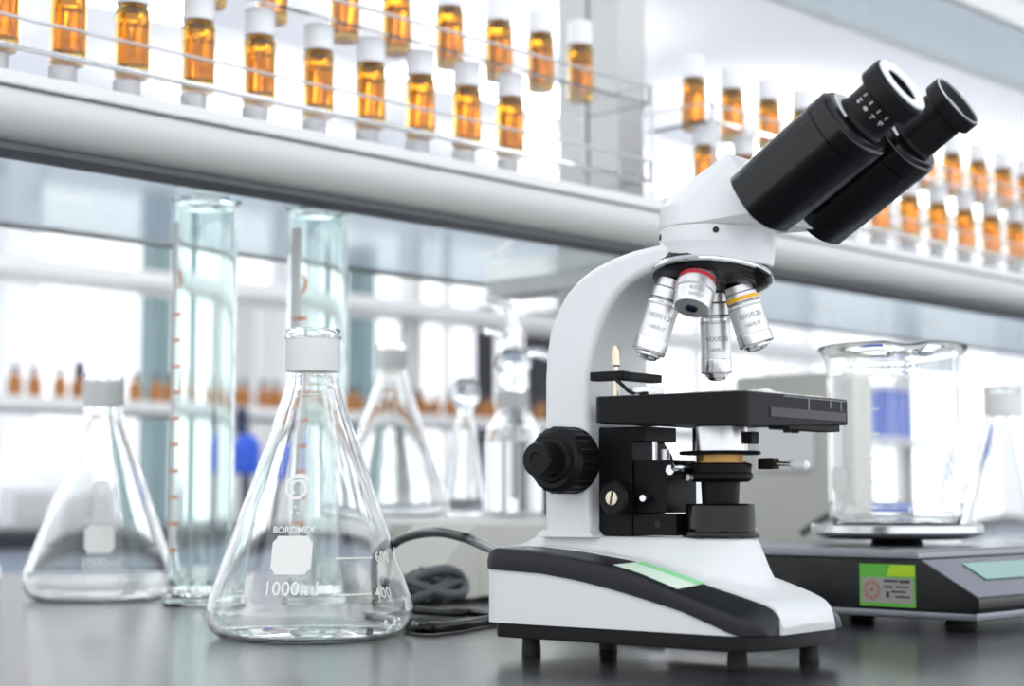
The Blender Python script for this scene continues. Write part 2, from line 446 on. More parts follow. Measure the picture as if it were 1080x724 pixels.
for i, x in enumerate(low):
    vial(x, 1.095, 0.4102, '%s amber vial from the left, lower tier of the left acrylic rack' % ORD[i], 'vials in the left rack')
    link('socket', me_foot, rackL, (x - 0.004, 1.095, 0.3866))
for i, x in enumerate(up):
    vial(x, 1.115, 0.4889, '%s white-capped amber vial from the left, upper tier of the left acrylic rack' % ORD[i], 'vials in the left rack')
for i in range(12):
    x = 1.468 + 0.0705 * i
    vial(x, 1.115, 0.4889, '%s white-capped amber vial from the left, upper tier of the right acrylic rack' % ORD[i], 'vials in the right rack')
    vial(x - 0.006, 1.095, 0.4102, '%s amber vial from the left, lower tier of the right acrylic rack' % ORD[i], 'vials in the right rack')
    link('socket', me_foot, rackR, (x - 0.010, 1.095, 0.3866))

# ================================================================== ERLENMEYER FLASKS
FZ = 0.196
cone_o = [(0.0, 0.0012), (0.030, 0.0012), (0.050, 0.0), (0.057, 0.0012), (0.0622, 0.0052), (0.0653, 0.0115), (0.0655, 0.0175), (0.0638, 0.0260),
          (0.0560, 0.0475), (0.0440, 0.0815), (0.0320, 0.1160), (0.0230, 0.1420), (0.0190, 0.1540), (0.0172, 0.1615), (0.0166, 0.1680), (0.0166, 0.1925), (0.0176, 0.1945), (0.0172, 0.1960)]
cone_i = [(0.0150, 0.1960), (0.0148, 0.1680), (0.0154, 0.1615), (0.0172, 0.1535), (0.0213, 0.1410), (0.0303, 0.1150), (0.0423, 0.0805), (0.0543, 0.0465),
          (0.0620, 0.0255), (0.0636, 0.0175), (0.0634, 0.0120), (0.0606, 0.0066), (0.0560, 0.0032), (0.0500, 0.0022), (0.030, 0.0034), (0.0, 0.0034)]
def radius_at(z):
    for (r0, z0), (r1, z1) in zip(cone_o[5:], cone_o[6:]):
        if z0 <= z <= z1: return r0 + (r1 - r0) * (z - z0) / max(1e-6, z1 - z0)
    return 0.0166
def on_cone(az, zc):
    def fn(x, y):
        z = zc + y; r = radius_at(z) + 0.00035; a = az + x / max(r, 1e-3)
        return (r * math.cos(a), r * math.sin(a), z)
    return fn
def flask(loc, label, face=0.0, prints='full', joint='frost', sc=1.0):
    t = thing('conical_flask', label, 'flask', loc, 0.0, 'conical flasks')
    t.scale = (sc, sc, sc)
    obj('glass_body', lathe(cone_o + cone_i, 72), 'glass', t)
    j = obj('ground_joint', ring(0.01665, 0.0174, 0.1685, 0.1895, 56), joint, t)
    obj('rim', lathe([(0.0168, 0.1896), (0.0180, 0.1896), (0.0184, 0.1915), (0.0184, 0.1922), (0.0168, 0.1922)], 56, closed=True), 'glass', t)
    if not prints: return t
    az = math.atan2(-t.location.y, -t.location.x) + face       # the printed side faces this way
    d = lambda x: az + x / 0.05
    sq = grid_bm(-0.0125, 0.0125, -0.0115, 0.0115, 8, 6, 0.006)
    obj('writing_patch', solid(wrap(sq, on_cone(az, 0.0535))), 'print', t)
    obj('volume_print', solid(wrap(text_bm('1000ml', 0.0115, 0.00006), on_cone(az + 0.02, 0.0335))), 'print', t)
    obj('brand_print', solid(wrap(text_bm('BOROMEX', 0.0055, 0.0001), on_cone(az, 0.0685))), 'print', t)
    # swirl emblem: an open ring with a curl inside it
    b = None
    path = []
    for k in range(60):
        q = k / 59; a = 0.6 + q * 3.2 * PI; r = 0.0082 * (1 - 0.62 * q); path.append((r * math.cos(a), r * math.sin(a)))
    g = bmesh.new(); L, R = [], []
    for k, (x, y) in enumerate(path):
        r = math.hypot(x, y); wd = 0.0011 * (1.15 - 0.6 * k / 59)
        L.append(g.verts.new((x * (1 + wd / r), y * (1 + wd / r), 0))); R.append(g.verts.new((x * (1 - wd / r), y * (1 - wd / r), 0)))
    for k in range(59): g.faces.new((L[k], L[k + 1], R[k + 1], R[k]))
    obj('emblem', solid(wrap(g, on_cone(az, 0.094))), 'print', t)
    obj('emblem_print', solid(wrap(text_bm('∴', 0.010, 0.0002), on_cone(az, 0.080))), 'print', t)
    if prints == 'full':
        for zc, s in ((0.0515, '600'), (0.0300, '400')):
            rr = radius_at(zc)
            obj('graduation_line', solid(wrap(grid_bm(-0.013, 0.013, -0.0005, 0.0005, 10, 1), on_cone(az + 0.040 / rr, zc))), 'print', t)
            obj('graduation_number', solid(wrap(text_bm(s, 0.0095, 0.00005), on_cone(az + 0.0625 / rr, zc))), 'print', t)
    return t
P0 = on_z(327, 673, 0)
flask((P0.x, P0.y, 0), 'large clear conical flask marked 1000ml standing in front, left of the microscope', -0.22)
P1 = on_z(105, 633, 0)
flask((P1.x, P1.y, 0), 'clear conical flask with white writing patch on the left, beside the tall cylinder', -0.02, 'small', 'frost')
P2 = on_z(-80, 632, 0)
flask((P2.x, P2.y, 0), 'conical flask cut off by the left edge of the photo', 0.0, None, 'frost')
flask((1.322, 1.440, 0.0665), 'blurred conical flask on the low white stand, behind the front flask', 0.0, None, 'frost')
P4 = at_d(1062, 600, 1.6)
flask((P4.x, P4.y, 0), 'clear conical flask behind the balance at the right edge', 0.3, None, 'frost', 0.98)

# ================================================================== MEASURING CYLINDERS
def cylinder(loc, label, h, r, marks_az):
    t = thing('measuring_cylinder', label, 'cylinder', loc, 0.0, 'measuring cylinders')
    obj('glass_tube', lathe([(0, 0.008), (r * 0.9, 0.008), (r, 0.013), (r, h - 0.004), (r + 0.003, h), (r + 0.001, h + 0.001), (r - 0.002, h - 0.002), (r - 0.0022, 0.02), (r * 0.85, 0.015), (0, 0.014)], 64), 'cylglass', t)
    obj('foot', lathe([(0, 0), (r + 0.003, 0), (r + 0.0045, 0.0015), (r + 0.0045, 0.0060), (r * 0.95, 0.0078), (0, 0.0078)], 64), 'cylglass', t)
    def sk(az, zc):
        def fn(x, y):
            a = az + x / r; q = r + 0.0003; return (q * math.cos(a), q * math.sin(a), zc + y)
        return fn
    n = 0; z = 0.045
    while z < 0.262:
        obj('graduation_mark', solid(wrap(grid_bm(-0.0085, 0.0085, -0.0013, 0.0013, 6, 1), sk(marks_az, z))), 'orange', t)
        z += 0.0218
    obj('graduation_number', solid(wrap(text_bm(')', 0.016, 0.0006), sk(marks_az + 0.25, 0.272))), 'orange', t)
    obj('refraction_strip', solid(wrap(grid_bm(-0.006, 0.006, -(h - 0.06) / 2, (h - 0.06) / 2, 4, 2), sk(marks_az - 0.12, (h + 0.02) / 2))), 'frost', t)  # pale strip paints in the bright refraction along the tube's edge
    return t
P5 = on_z(211, 637, 0)
a5 = math.atan2(-P5.y, -P5.x)
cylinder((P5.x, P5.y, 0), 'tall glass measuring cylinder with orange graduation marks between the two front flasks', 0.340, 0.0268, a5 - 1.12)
P6 = at_d(332, 600, 1.478)
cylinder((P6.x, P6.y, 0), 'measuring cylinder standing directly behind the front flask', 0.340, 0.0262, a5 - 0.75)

# ================================================================== LOW GREY BOX AND GLASSWARE BEHIND THE ARM
t = thing('instrument_box', 'low beige grey box with sloping end behind the microscope base', 'instrument', (0, 0, 0))
obj('housing', box(1.040, 1.425, 1.022, 1.135, 0.004, 0.066, 0.003), 'beige', t)
obj('sloping_end', prism([(0.972, 0.004), (0.975, 0.010), (1.030, 0.063), (1.038, 0.066), (1.0402, 0.066), (1.0402, 0.004)], 1.022, 1.095, 'y', 0.0008), 'beige', t)
for fx, fy in ((1.0, 1.04), (1.40, 1.04), (1.0, 1.085), (1.40, 1.115)):
    obj('foot', lathe([(0, 0), (0.010, 0), (0.009, 0.0041), (0, 0.0041)], 18, fx, fy), 'rubber', t)
t = thing('low_stand', 'low white stand under the blurred flask and glass bottles', 'stand', (0, 0, 0))
obj('top', box(1.25, 1.52, 1.300, 1.53, 0.050, 0.066, 0.003), 'offwhite', t)
for fx, fy in ((1.255, 1.305), (1.495, 1.305), (1.255, 1.505), (1.495, 1.505)): obj('leg', box(fx, fx + 0.02, fy, fy + 0.02, 0.0, 0.0498, 0.002), 'offwhite', t)
t = thing('gas_washing_bottle', 'glass gas washing bottle with bent side tubes, blurred behind the arm', 'bottle', (1.432, 1.352, 0.0665))
obj('bottle', lathe([(0, 0.001), (0.030, 0.0), (0.033, 0.003), (0.033, 0.085), (0.030, 0.103), (0.020, 0.118), (0.0165, 0.124), (0.0165, 0.142), (0.0150, 0.142), (0.0148, 0.124),
                     (0.0185, 0.116), (0.0283, 0.102), (0.0313, 0.085), (0.0313, 0.006), (0.028, 0.004), (0, 0.004)], 48), 'glass', t)
obj('ground_joint', ring(0.0167, 0.0185, 0.124, 0.143, 40), 'frost', t)
obj('stopper', lathe([(0, 0.144), (0.016, 0.144), (0.018, 0.150), (0.017, 0.166), (0.021, 0.176), (0.019, 0.186), (0.011, 0.194), (0.010, 0.220), (0, 0.222)], 40), 'glass', t)
cr = (UX[0], UY[0])                           # sideways seen from the camera
def side(s, z): return (cr[0] * s, cr[1] * s, z)
obj('inlet_tube', tube(smooth_path([side(0, 0.21), side(-0.002, 0.235), side(-0.012, 0.248), side(-0.028, 0.254), side(-0.034, 0.256)]), 0.0055, 14), 'glass', t)
obj('outlet_tube', tube(smooth_path([side(0.006, 0.185), side(0.022, 0.190), side(0.040, 0.186), side(0.052, 0.180)]), 0.0065, 14), 'glass', t)
obj('side_tube', tube(smooth_path([side(-0.006, 0.205), side(-0.018, 0.212), side(-0.034, 0.216)]), 0.0055, 14), 'glass', t)
obj('dip_tube', cyl((0, 0, 0.02), (0, 0, 0.143), 0.004, 14), 'frost', t)
t = thing('dropper_flask', 'small pale conical bottle with round stopper left of the gas washing bottle', 'bottle', (1.366, 1.365, 0.0665))
obj('bottle', lathe([(0, 0.001), (0.0215, 0.0), (0.0235, 0.004), (0.0225, 0.02), (0.0125, 0.098), (0.0095, 0.110), (0.0095, 0.122), (0.008, 0.122), (0.008, 0.110), (0.0115, 0.097), (0.021, 0.02), (0.0215, 0.006), (0, 0.004)], 40), 'glass', t)
obj('stopper', lathe([(0, 0.112), (0.0076, 0.112), (0.0078, 0.1225), (0.012, 0.124), (0.0165, 0.135), (0.0150, 0.149), (0.008, 0.157), (0, 0.158)], 32), 'glass', t)
t = thing('service_box', 'tall beige grey service box on the bench behind the stage and beaker', 'power box', (0, 0, 0))
obj('housing', box(1.70, 1.77, 1.09, 1.235, 0.0, 0.235, 0.006), 'beige', t)
obj('socket_plate', box(1.6955, 1.6998, 1.12, 1.20, 0.12, 0.20, 0.002), 'offwhite', t)
tag(obj('mains_lead', tube(smooth_path([(1.52, 1.02, 0.05), (1.545, 0.98, 0.078), (1.575, 0.945, 0.078), (1.60, 0.92, 0.055), (1.62, 0.90, 0.020), (1.66, 0.87, 0.004), (1.80, 0.82, 0.004)]), 0.0042, 12), 'darkstrip'),
    'dark cable arching in front of the beige service box', 'cable')
tag(obj('cable_coil', tube(smooth_path([(0.930 + (0.024 + 0.008 * math.sin(k * 0.31)) * math.cos(k * 0.8) + 0.006 * math.sin(k * 0.45), 0.968 + (0.030 + 0.008 * math.cos(k * 0.37)) * math.sin(k * 0.8), 0.006 + 0.0075 * (1 + math.sin(k * 1.27)) + k * 0.0006) for k in range(26)], 4), 0.004, 10), 'darkstrip'),
    'blurred coil of grey cable behind the front flask', 'cable')

# ================================================================== BALANCE WITH BEAKER
BX0, BX1, BY0, BY1 = 1.0188, 1.275, 0.547, 0.805
t = thing('balance', 'black electronic balance with steel pan and green label at right', 'balance', (0, 0, 0))
side_prof = [(BY0 + 0.002, 0.0135), (BY0, 0.016), (BY0, 0.0225), (BY0 + 0.043, 0.0470), (BY1, 0.0470), (BY1, 0.0135)]
body = obj('housing', prism(side_prof, BX0, BX1, 'x', 0.0012), 'gloss', t)
obj('base_tray', prism([(BX0 + 0.004, BY0 + 0.004), (BX1 - 0.004, BY0 + 0.004), (BX1 - 0.004, BY1 - 0.004), (BX0 + 0.004, BY1 - 0.004)], 0.0075, 0.0134, 'z', 0.0015), 'balance', t)
obj('top_cover', prism([(BY0 + 0.0435, 0.0472), (BY0 + 0.0435, 0.0512), (BY0 + 0.046, 0.0530), (BY1, 0.0530), (BY1, 0.0472)], BX0 - 0.0005, BX1 + 0.0005, 'x', 0.0008), 'balance', t)
sl = Vector((0, 0.043, 0.0245)).normalized()
def on_slope(x, y): return Vector((x, BY0, 0.0226)) + sl * y + Vector((0, -sl.z, sl.y)) * 0.0006
fp = obj('front_panel', solid(wrap(grid_bm(BX0 + 0.0015, BX1 - 0.0015, 0.0015, 0.0480, 2, 2), lambda x, y: on_slope(x, y)), 0.0012), 'balance', t)
obj('display', solid(wrap(grid_bm(BX0 + 0.042, BX0 + 0.150, 0.020, 0.040, 2, 2), lambda x, y: on_slope(x, y) + Vector((0, -0.0004, 0.0009))), 0.0006), 'lcd', fp)
for k in range(4):
    obj('button', solid(wrap(grid_bm(BX0 + 0.165 + k * 0.021, BX0 + 0.181 + k * 0.021, 0.018, 0.030, 2, 2), lambda x, y: on_slope(x, y) + Vector((0, -0.0004, 0.0009))), 0.0010), 'offwhite', fp)
for fx in (BX0 + 0.03, BX1 - 0.03):
    for fy in (BY0 + 0.03, BY1 - 0.03):
        obj('foot', lathe([(0, 0), (0.010, 0), (0.011, 0.002), (0.009, 0.0076), (0, 0.0076)], 24, fx, fy), 'rubber', t)
PX, PY = 1.145, 0.682
obj('pan_support', lathe([(0, 0.0531), (0.020, 0.0531), (0.018, 0.0575), (0, 0.0575)], 32, PX, PY), 'black', t)
obj('pan', lathe([(0, 0.0576), (0.055, 0.0576), (0.062, 0.0600), (0.064, 0.0625), (0.064, 0.0675), (0.0632, 0.0682), (0.0620, 0.0675), (0.0605, 0.0650), (0.054, 0.0640), (0, 0.0640)], 64, PX, PY), 'steel', t)
# label on the side of the balance, facing -X
lab = thing  # (sticker is a part of the balance)
def on_side(off):
    return lambda x, y: (BX0 - 0.00008 - off, 0.6360 - x, 0.0150 + y)
st = obj('label_sticker', solid(wrap(flat_bm([(0, 0), (0.043, 0.0), (0.043, 0.0285), (0, 0.0285)]), on_side(0)), 0.0002), 'greenst', t)
obj('sticker_band', solid(wrap(flat_bm([(0.021, 0.0205), (0.0425, 0.0205), (0.0425, 0.0280), (0.024, 0.0280)]), on_side(0.0003)), 0.0001), 'limest', st)
obj('sticker_panel', solid(wrap(flat_bm([(0.0015, 0.0025), (0.0415, 0.0025), (0.0415, 0.0195), (0.0015, 0.0195)]), on_side(0.0003)), 0.0001), 'greyst', st)
g = None
for k in range(14):
    a0 = 2 * PI * k / 14; pts = []
    for r, a in ((0.0042, a0), (0.0068, a0), (0.0068, a0 + 0.30), (0.0042, a0 + 0.30)): pts.append((0.0098 + r * math.cos(a), 0.0110 + r * math.sin(a)))
    g = join(g, solid(wrap(flat_bm(pts), on_side(0.0005)), 0.0001))
obj('printed_dial', g, 'redst', st)
obj('printed_dial_centre', solid(wrap(flat_bm([(0.0098 + 0.0016 * math.cos(k), 0.0110 + 0.0016 * math.sin(k)) for k in [i * PI / 6 for i in range(12)]]), on_side(0.0005)), 0.0001), 'redst', st)
g = None
for k, (a, c, yy, hh) in enumerate([(0.0190, 0.0300, 0.0165, 0.0016), (0.0310, 0.0390, 0.0160, 0.0022), (0.0190, 0.0260, 0.0125, 0.0016), (0.0280, 0.0380, 0.0128, 0.0013), (0.0205, 0.0232, 0.0060, 0.0042), (0.0245, 0.0360, 0.0095, 0.0013), (0.0280, 0.0390, 0.0062, 0.0013)]):
    g = join(g, solid(wrap(flat_bm([(a, yy), (c, yy), (c, yy + hh), (a, yy + hh)]), on_side(0.0005)), 0.0001))
obj('printed_lines', g, 'darkink', st)

bk = thing('beaker', 'large glass beaker standing on the balance pan', 'beaker', (PX, PY, 0.0642))
def beaker_bm(R, H):
    b = bmesh.new(); seg = 72
    # the pouring lip points towards the camera
    lip = math.atan2(-PY, -PX) + 0.18
    prof = [(0, 0.002, 0), (R * 0.80, 0.001, 0), (R * 0.92, 0.003, 0), (R * 0.985, 0.010, 0), (R, 0.020, 0), (R, 0.022, 0), (R, H - 0.024, 0), (R, H - 0.022, 0), (R + 0.0012, H - 0.010, .4), (R + 0.0055, H - 0.0015, 1), (R + 0.0062, H, 1), (R + 0.0050, H + 0.0012, 1),
            (R + 0.002, H - 0.002, 1), (R - 0.0010, H - 0.010, .4), (R - 0.0022, H - 0.022, 0), (R - 0.0022, H - 0.024, 0), (R - 0.0022, 0.022, 0), (R - 0.0022, 0.020, 0), (R * 0.965, 0.011, 0), (R * 0.90, 0.006, 0), (R * 0.80, 0.0045, 0), (0, 0.0045, 0)]
    rings = []
    for r, z, k in prof:
        if r == 0: rings.append([b.verts.new((0, 0, z))]); continue
        row = []
        for i in range(seg):
            a = 2 * PI * i / seg; d = (a - lip + PI) % (2 * PI) - PI
            bulge = math.exp(-(d / 0.20) ** 2) * k
            if k == 0: bulge = 0.028 * math.sin(7 * a + 90 * z) + 0.02 * math.sin(13 * a - 50 * z)
            row.append(b.verts.new(((r + 0.010 * bulge) * math.cos(a), (r + 0.010 * bulge) * math.sin(a), z - 0.004 * bulge)))
        rings.append(row)
    for a, c in zip(rings, rings[1:]):
        for i in range(seg):
            j = (i + 1) % seg
            if len(a) == 1: b.faces.new((a[0], c[j], c[i]))
            elif len(c) == 1: b.faces.new((a[i], a[j], c[0]))
            else: b.faces.new((a[i], a[j], c[j], c[i]))
    bmesh.ops.recalc_face_normals(b, faces=b.faces[:]); return b
BR, BH = 0.0505, 0.138
obj('glass_body', beaker_bm(BR, BH), 'glass', bk)
azb = math.atan2(-PY, -PX)
def on_beaker(az, zc):
    return lambda x, y: ((BR + 0.0003) * math.cos(az + x / BR), (BR + 0.0003) * math.sin(az + x / BR), zc + y)
obj('writing_patch', solid(wrap(grid_bm(-0.010, 0.010, -0.0095, 0.0095, 6, 4, 0.005), on_beaker(azb - 0.95, 0.038))), 'print', bk)
for k in range(4):
    obj('graduation_line', solid(wrap(grid_bm(-0.007, 0.007, -0.0005, 0.0005, 6, 1), on_beaker(azb - 0.35, 0.035 + 0.018 * k))), 'print', bk)

# ================================================================== MICROSCOPE
# local axes: x to the front (towards the user), y to the far side, z up
MYAW = math.radians(38.5)
efc, elc = (math.cos(MYAW), -math.sin(MYAW)), (math.sin(MYAW), math.cos(MYAW))
moc = (efc[0] * -0.515 + elc[0] * 0.792, efc[1] * -0.515 + elc[1] * 0.792)
mo = (moc[0] * UX[0] + moc[1] * UX[1], moc[0] * UY[0] + moc[1] * UY[1])
mrot = math.atan2(efc[0] * UY[0] + efc[1] * UY[1], efc[0] * UX[0] + efc[1] * UX[1])
mic = thing('microscope', 'white binocular microscope with black eyepieces and stage', 'microscope', (mo[0], mo[1], 0), mrot)
AX = 0.0285                                       # optical axis

# ---- base
plan = [(-0.0915, -0.043), (-0.088, -0.0465), (0.064, -0.0490), (0.0715, -0.0465), (0.0775, -0.026), (0.0790, 0), (0.0775, 0.026), (0.0715, 0.0465), (0.064, 0.0490), (-0.088, 0.0465), (-0.0915, 0.043)]
obj('base_plate', prism(plan, 0.0112, 0.0192, 'z', 0.0008), 'black', mic)
for fx, fy in ((-0.082, -0.024), (0.051, -0.022), (0.061, 0.036), (-0.070, 0.034)):
    obj('foot', lathe([(0, 0), (0.0052, 0), (0.0055, 0.001), (0.0048, 0.0111), (0, 0.0111)], 20, fx, fy), 'rubber', mic)
def interp(tab, x):
    if x <= tab[0][0]: return tab[0][1]
    for (a, b), (c, d) in zip(tab, tab[1:]):
        if x <= c:
            q = (x - a) / (c - a); return b + (d - b) * q
    return tab[-1][1]
zlow = [(-0.093, 0.0488), (-0.055, 0.0472), (-0.030, 0.0442), (-0.010, 0.0406), (0.0127, 0.0358), (0.036, 0.0302), (0.059, 0.0224), (0.066, 0.0195), (0.080, 0.0195)]
zup = [(-0.095, 0.0560), (-0.0925, 0.0592), (-0.088, 0.0603), (-0.055, 0.0586), (-0.0286, 0.0551), (-0.010, 0.0525), (0.0087, 0.0480), (0.036, 0.0389), (0.0635, 0.0305), (0.0705, 0.0284), (0.0745, 0.0268), (0.0775, 0.0240), (0.0795, 0.0198)]
zin = [(-0.095, 0.0585), (-0.090, 0.0612), (-0.0655, 0.0612), (-0.0356, 0.0588), (-0.0008, 0.0543), (0.027, 0.0473), (0.039, 0.0441), (0.062, 0.0375), (0.072, 0.0342), (0.0765, 0.0318), (0.0795, 0.0280), (0.0815, 0.0200)]
linn = [(-0.1, 0.0345), (0.045, 0.0345), (0.065, 0.0310), (0.0815, 0.0272)]
stations = [-0.0945, -0.0935, -0.091, -0.087, -0.075, -0.065, -0.055, -0.045, -0.035, -0.025, -0.015, -0.005, 0.005, 0.015, 0.025, 0.035, 0.045, 0.055, 0.0625, 0.067, 0.0705, 0.0735, 0.076, 0.078, 0.0795]
def wout(f):                                     # half width of the base at station f
    if f < -0.088: return 0.0475 + 0.0030 * (f + 0.0945) / 0.0065
    if f > 0.058: return 0.0505 - 0.0120 * ((f - 0.058) / 0.0215) ** 2.4
    return 0.0505
rows = []
for f in stations[:20]:
    h = wout(f) - 0.0012; zt = max(0.0194, interp(zlow, f))
    rows.append([(f, -h, 0.0193), (f, -h, zt), (f, h, zt), (f, h, 0.0193)])
obj('side_housing', loft(rows, True), 'white', mic)
def band_top(s, f, q):                           # q=0 outer edge, 1 inner edge
    lo, li = wout(f) - 0.0012, interp(linn, f)
    return Vector((f, s * (lo + (li - lo) * q), interp(zup, f) + (interp(zin, f) - interp(zup, f)) * q))
for s in (-1, 1):
    rows = []
    for f in stations:
        h = wout(f); zl = interp(zlow, f); zu = interp(zup, f); zl = min(zl, zu - 0.0002)
        row = [(f, s * h, zl), (f, s * (h + 0.0004), zl + (zu - zl) * 0.5), (f, s * (h - 0.0001), zu - (zu - zl) * 0.12), tuple(band_top(s, f, 0.0)), tuple(band_top(s, f, 0.35)), tuple(band_top(s, f, 0.7)), tuple(band_top(s, f, 1.0)),
               (f, s * interp(linn, f), max(0.0193, zl - 0.001))]
        rows.append(row)
    bd = obj('side_band', loft(rows, True), 'band', mic, angle=50)
    if s < 0:
        gb = bmesh.new(); gg = bmesh.new()
        def patch(bmx, f0, f1, q0, q1, off, skew=0.0):
            n = 12; V = {}
            for i in range(n + 1):
                for j in range(3):
                    q = q0 + (q1 - q0) * j / 2; f = f0 + (f1 - f0) * i / n + skew * q
                    V[i, j] = bmx.verts.new(band_top(s, f, q) + Vector((0, 0, off)))
            for i in range(n):
                for j in range(2): bmx.faces.new((V[i, j], V[i + 1, j], V[i + 1, j + 1], V[i, j + 1]))
        patch(gb, -0.010, 0.030, 0.12, 0.99, 0.00035, 0.010); patch(gg, -0.008, 0.030, 0.74, 0.985, 0.0007, 0.010)
        sk = obj('sticker', solid(gb, 0.0002), 'palest', mic); sk['label'] = 'pale green sticker'
        obj('sticker_edge', solid(gg, 0.0002), 'mintst', sk)
# white centre: lamp platform that flares down into the front tongue
flank = [(0.0, 0.0670), (0.0186, 0.0670), (0.0196, 0.0664), (0.0206, 0.0645), (0.0230, 0.0580), (0.0255, 0.0510), (0.0285, 0.0440), (0.0310, 0.0405), (0.0345, 0.0380), (0.0600, 0.0150)]
def cover_z(f, l):
    rho = math.hypot(l, max(0.0, f - AX))
    hi = interp(flank, rho)
    lo = interp(zin, f) + 0.0004
    if f > 0.040: lo = lo + 0.0010
    if f < -0.080: hi = min(hi, interp([(-0.093, 0.050), (-0.090, 0.0600), (-0.084, 0.0652), (-0.080, 0.0670)], f))
    d = (hi - lo) / 0.0022
    return lo + 0.0022 * math.log1p(math.exp(d)) if d < 20 else hi
rows = []
fs = [-0.0930, -0.0915, -0.089, -0.086, -0.082, -0.078] + [-0.07 + 0.01 * k for k in range(9)] + [0.018 + 0.0022 * k for k in range(28)] + [0.0790, 0.0800, 0.0808, 0.0814]
ls = [-1, -0.985, -0.94, -0.88, -0.82, -0.76, -0.70, -0.64, -0.58, -0.52, -0.46, -0.36, -0.24, -0.12, 0, 0.12, 0.24, 0.36, 0.46, 0.52, 0.58, 0.64, 0.70, 0.76, 0.82, 0.88, 0.94, 0.985, 1]
for f in fs:
    hw = interp(linn, f) + 0.0002
    top = [(f + (0.0010 * (1 - q * q) if f > 0.07 else 0), q * hw, min(cover_z(f, q * hw), 0.0671)) for q in ls]
    rows.append([(f, -hw, 0.0193)] + top + [(f, hw, 0.0193)])
obj('base_cover', loft(rows, True), 'white', mic, angle=40)

# ---- arm: a hook-shaped plate
arm_out = [(-0.0715, 0.0665), (-0.0715, 0.120), (-0.0713, 0.155), (-0.0702, 0.170), (-0.0675, 0.1835), (-0.0625, 0.1940), (-0.0560, 0.2030), (-0.0470, 0.2105), (-0.0370, 0.2160), (-0.0250, 0.2200), (-0.0110, 0.2232), (0.0050, 0.2250), (0.0200, 0.2250)]
arm_in = [(0.0200, 0.2130), (0.0080, 0.2120), (-0.0030, 0.2098), (-0.0130, 0.2055), (-0.0210, 0.1995), (-0.0275, 0.1915), (-0.0325, 0.1820), (-0.0365, 0.1715), (-0.0392, 0.1600), (-0.0405, 0.1500), (-0.0405, 0.120), (-0.0405, 0.0665)]
def arm_bm():
    poly = arm_out + arm_in
    b = prism(poly, -0.0265, 0.0265, 'y')
    es = [e for e in b.edges if abs(e.verts[0].co.y - e.verts[1].co.y) < 1e-6 and e.calc_face_angle(0) > 0.5]
    bmesh.ops.bevel(b, geom=es, offset=0.0042, segments=4, profile=0.5, affect='EDGES')
    return b
obj('arm', arm_bm(), 'white', mic, angle=32)
obj('arm_foot', prism([(-0.076, 0.0664), (-0.076, 0.0672), (-0.0725, 0.0700), (-0.0395, 0.0700), (-0.037, 0.0672), (-0.037, 0.0664)], -0.0272, 0.0272, 'y', 0.0004), 'white', mic)

# ---- focus knobs (both sides)
KX, KZ = -0.0500, 0.1088
for s in (-1, 1):
    m4 = zframe((KX, s * 0.0262, KZ), (0, s, 0))
    k = gear(0.0186, 0.0010, 0.003, 0.0165, 22)
    k = lathe([(0.0, 0.0), (0.0178, 0.0), (0.0186, 0.0015), (0.0186, 0.003), (0, 0.003)], 48, bm=k)
    k = lathe([(0.0, 0.0165), (0.0182, 0.0165), (0.0170, 0.0190), (0.0158, 0.0196), (0.0152, 0.0205), (0, 0.0205)], 48, bm=k)
    kn = obj('coarse_focus_knob', xf(k, m4), 'black', mic)
    k = gear(0.0096, 0.0005, 0.0225, 0.0335, 34)
    k = lathe([(0, 0.0205), (0.0128, 0.0205), (0.0118, 0.0222), (0.0100, 0.0226), (0, 0.0226)], 40, bm=k)
    k = lathe([(0, 0.0335), (0.0094, 0.0335), (0.0088, 0.0350), (0.0040, 0.0352), (0.0034, 0.0344), (0, 0.0342)], 40, bm=k)
    obj('fine_focus_knob', xf(k, m4), 'black', kn)

# ---- stage carrier in front of the arm
car = obj('stage_carrier', prism([(-0.0402, 0.0675), (-0.0402, 0.1272), (-0.010, 0.1272), (-0.010, 0.1190), (-0.0180, 0.1190), (-0.0180, 0.0675)], -0.0165, 0.0165, 'y', 0.0007), 'satin', mic)
obj('slide_block', box(-0.0178, 0.0040, -0.0150, 0.0150, 0.0800, 0.1085, 0.0008), 'satin', car)
obj('lower_block', box(-0.0178, 0.0105, -0.0160, 0.0160, 0.0678, 0.0795, 0.0008), 'satin', car)
obj('fork_arm', box(0.0042, 0.0170, -0.0195, -0.0150, 0.0985, 0.1075, 0.0006), 'satin', car)
obj('fork_arm', box(0.0042, 0.0170, 0.0150, 0.0195, 0.0985, 0.1075, 0.0006), 'satin', car)
obj('rail_pin', cyl((-0.006, -0.012, 0.1086), (-0.006, -0.012, 0.1188), 0.0016, 14), 'steel', car)
obj('rail_pin', cyl((0.000, -0.010, 0.1086), (0.000, -0.010, 0.1145), 0.0024, 14), 'satinsteel', car)
obj('bolt_hole', cyl((-0.0015, -0.01608, 0.0738), (-0.0015, -0.0162, 0.0738), 0.0021, 18), 'rubber', car)
obj('bolt', cyl((0.0115, -0.0196, 0.1030), (0.0115, -0.0235, 0.1030), 0.0026, 18), 'steel', car)
k = xf(lathe([(0, 0), (0.0075, 0), (0.0090, 0.0012), (0.0092, 0.0072), (0.0080, 0.0084), (0.0045, 0.0085), (0, 0.0085)], 36, bm=gear(0.0095, 0.0004, 0.0014, 0.0070, 40)), zframe((-0.0225, -0.0200, 0.0880), (0, -1, 0)))
tk = obj('condenser_knob', k, 'black', mic)
obj('knob_shaft', cyl((-0.0225, -0.0166, 0.0880), (-0.0225, -0.0202, 0.0880), 0.0035, 18), 'steel', tk)
k = xf(lathe([(0, 0.0085), (0.0040, 0.0085), (0.0038, 0.0096), (0, 0.0098)], 24), zframe((-0.0225, -0.0200, 0.0880), (0, -1, 0)))
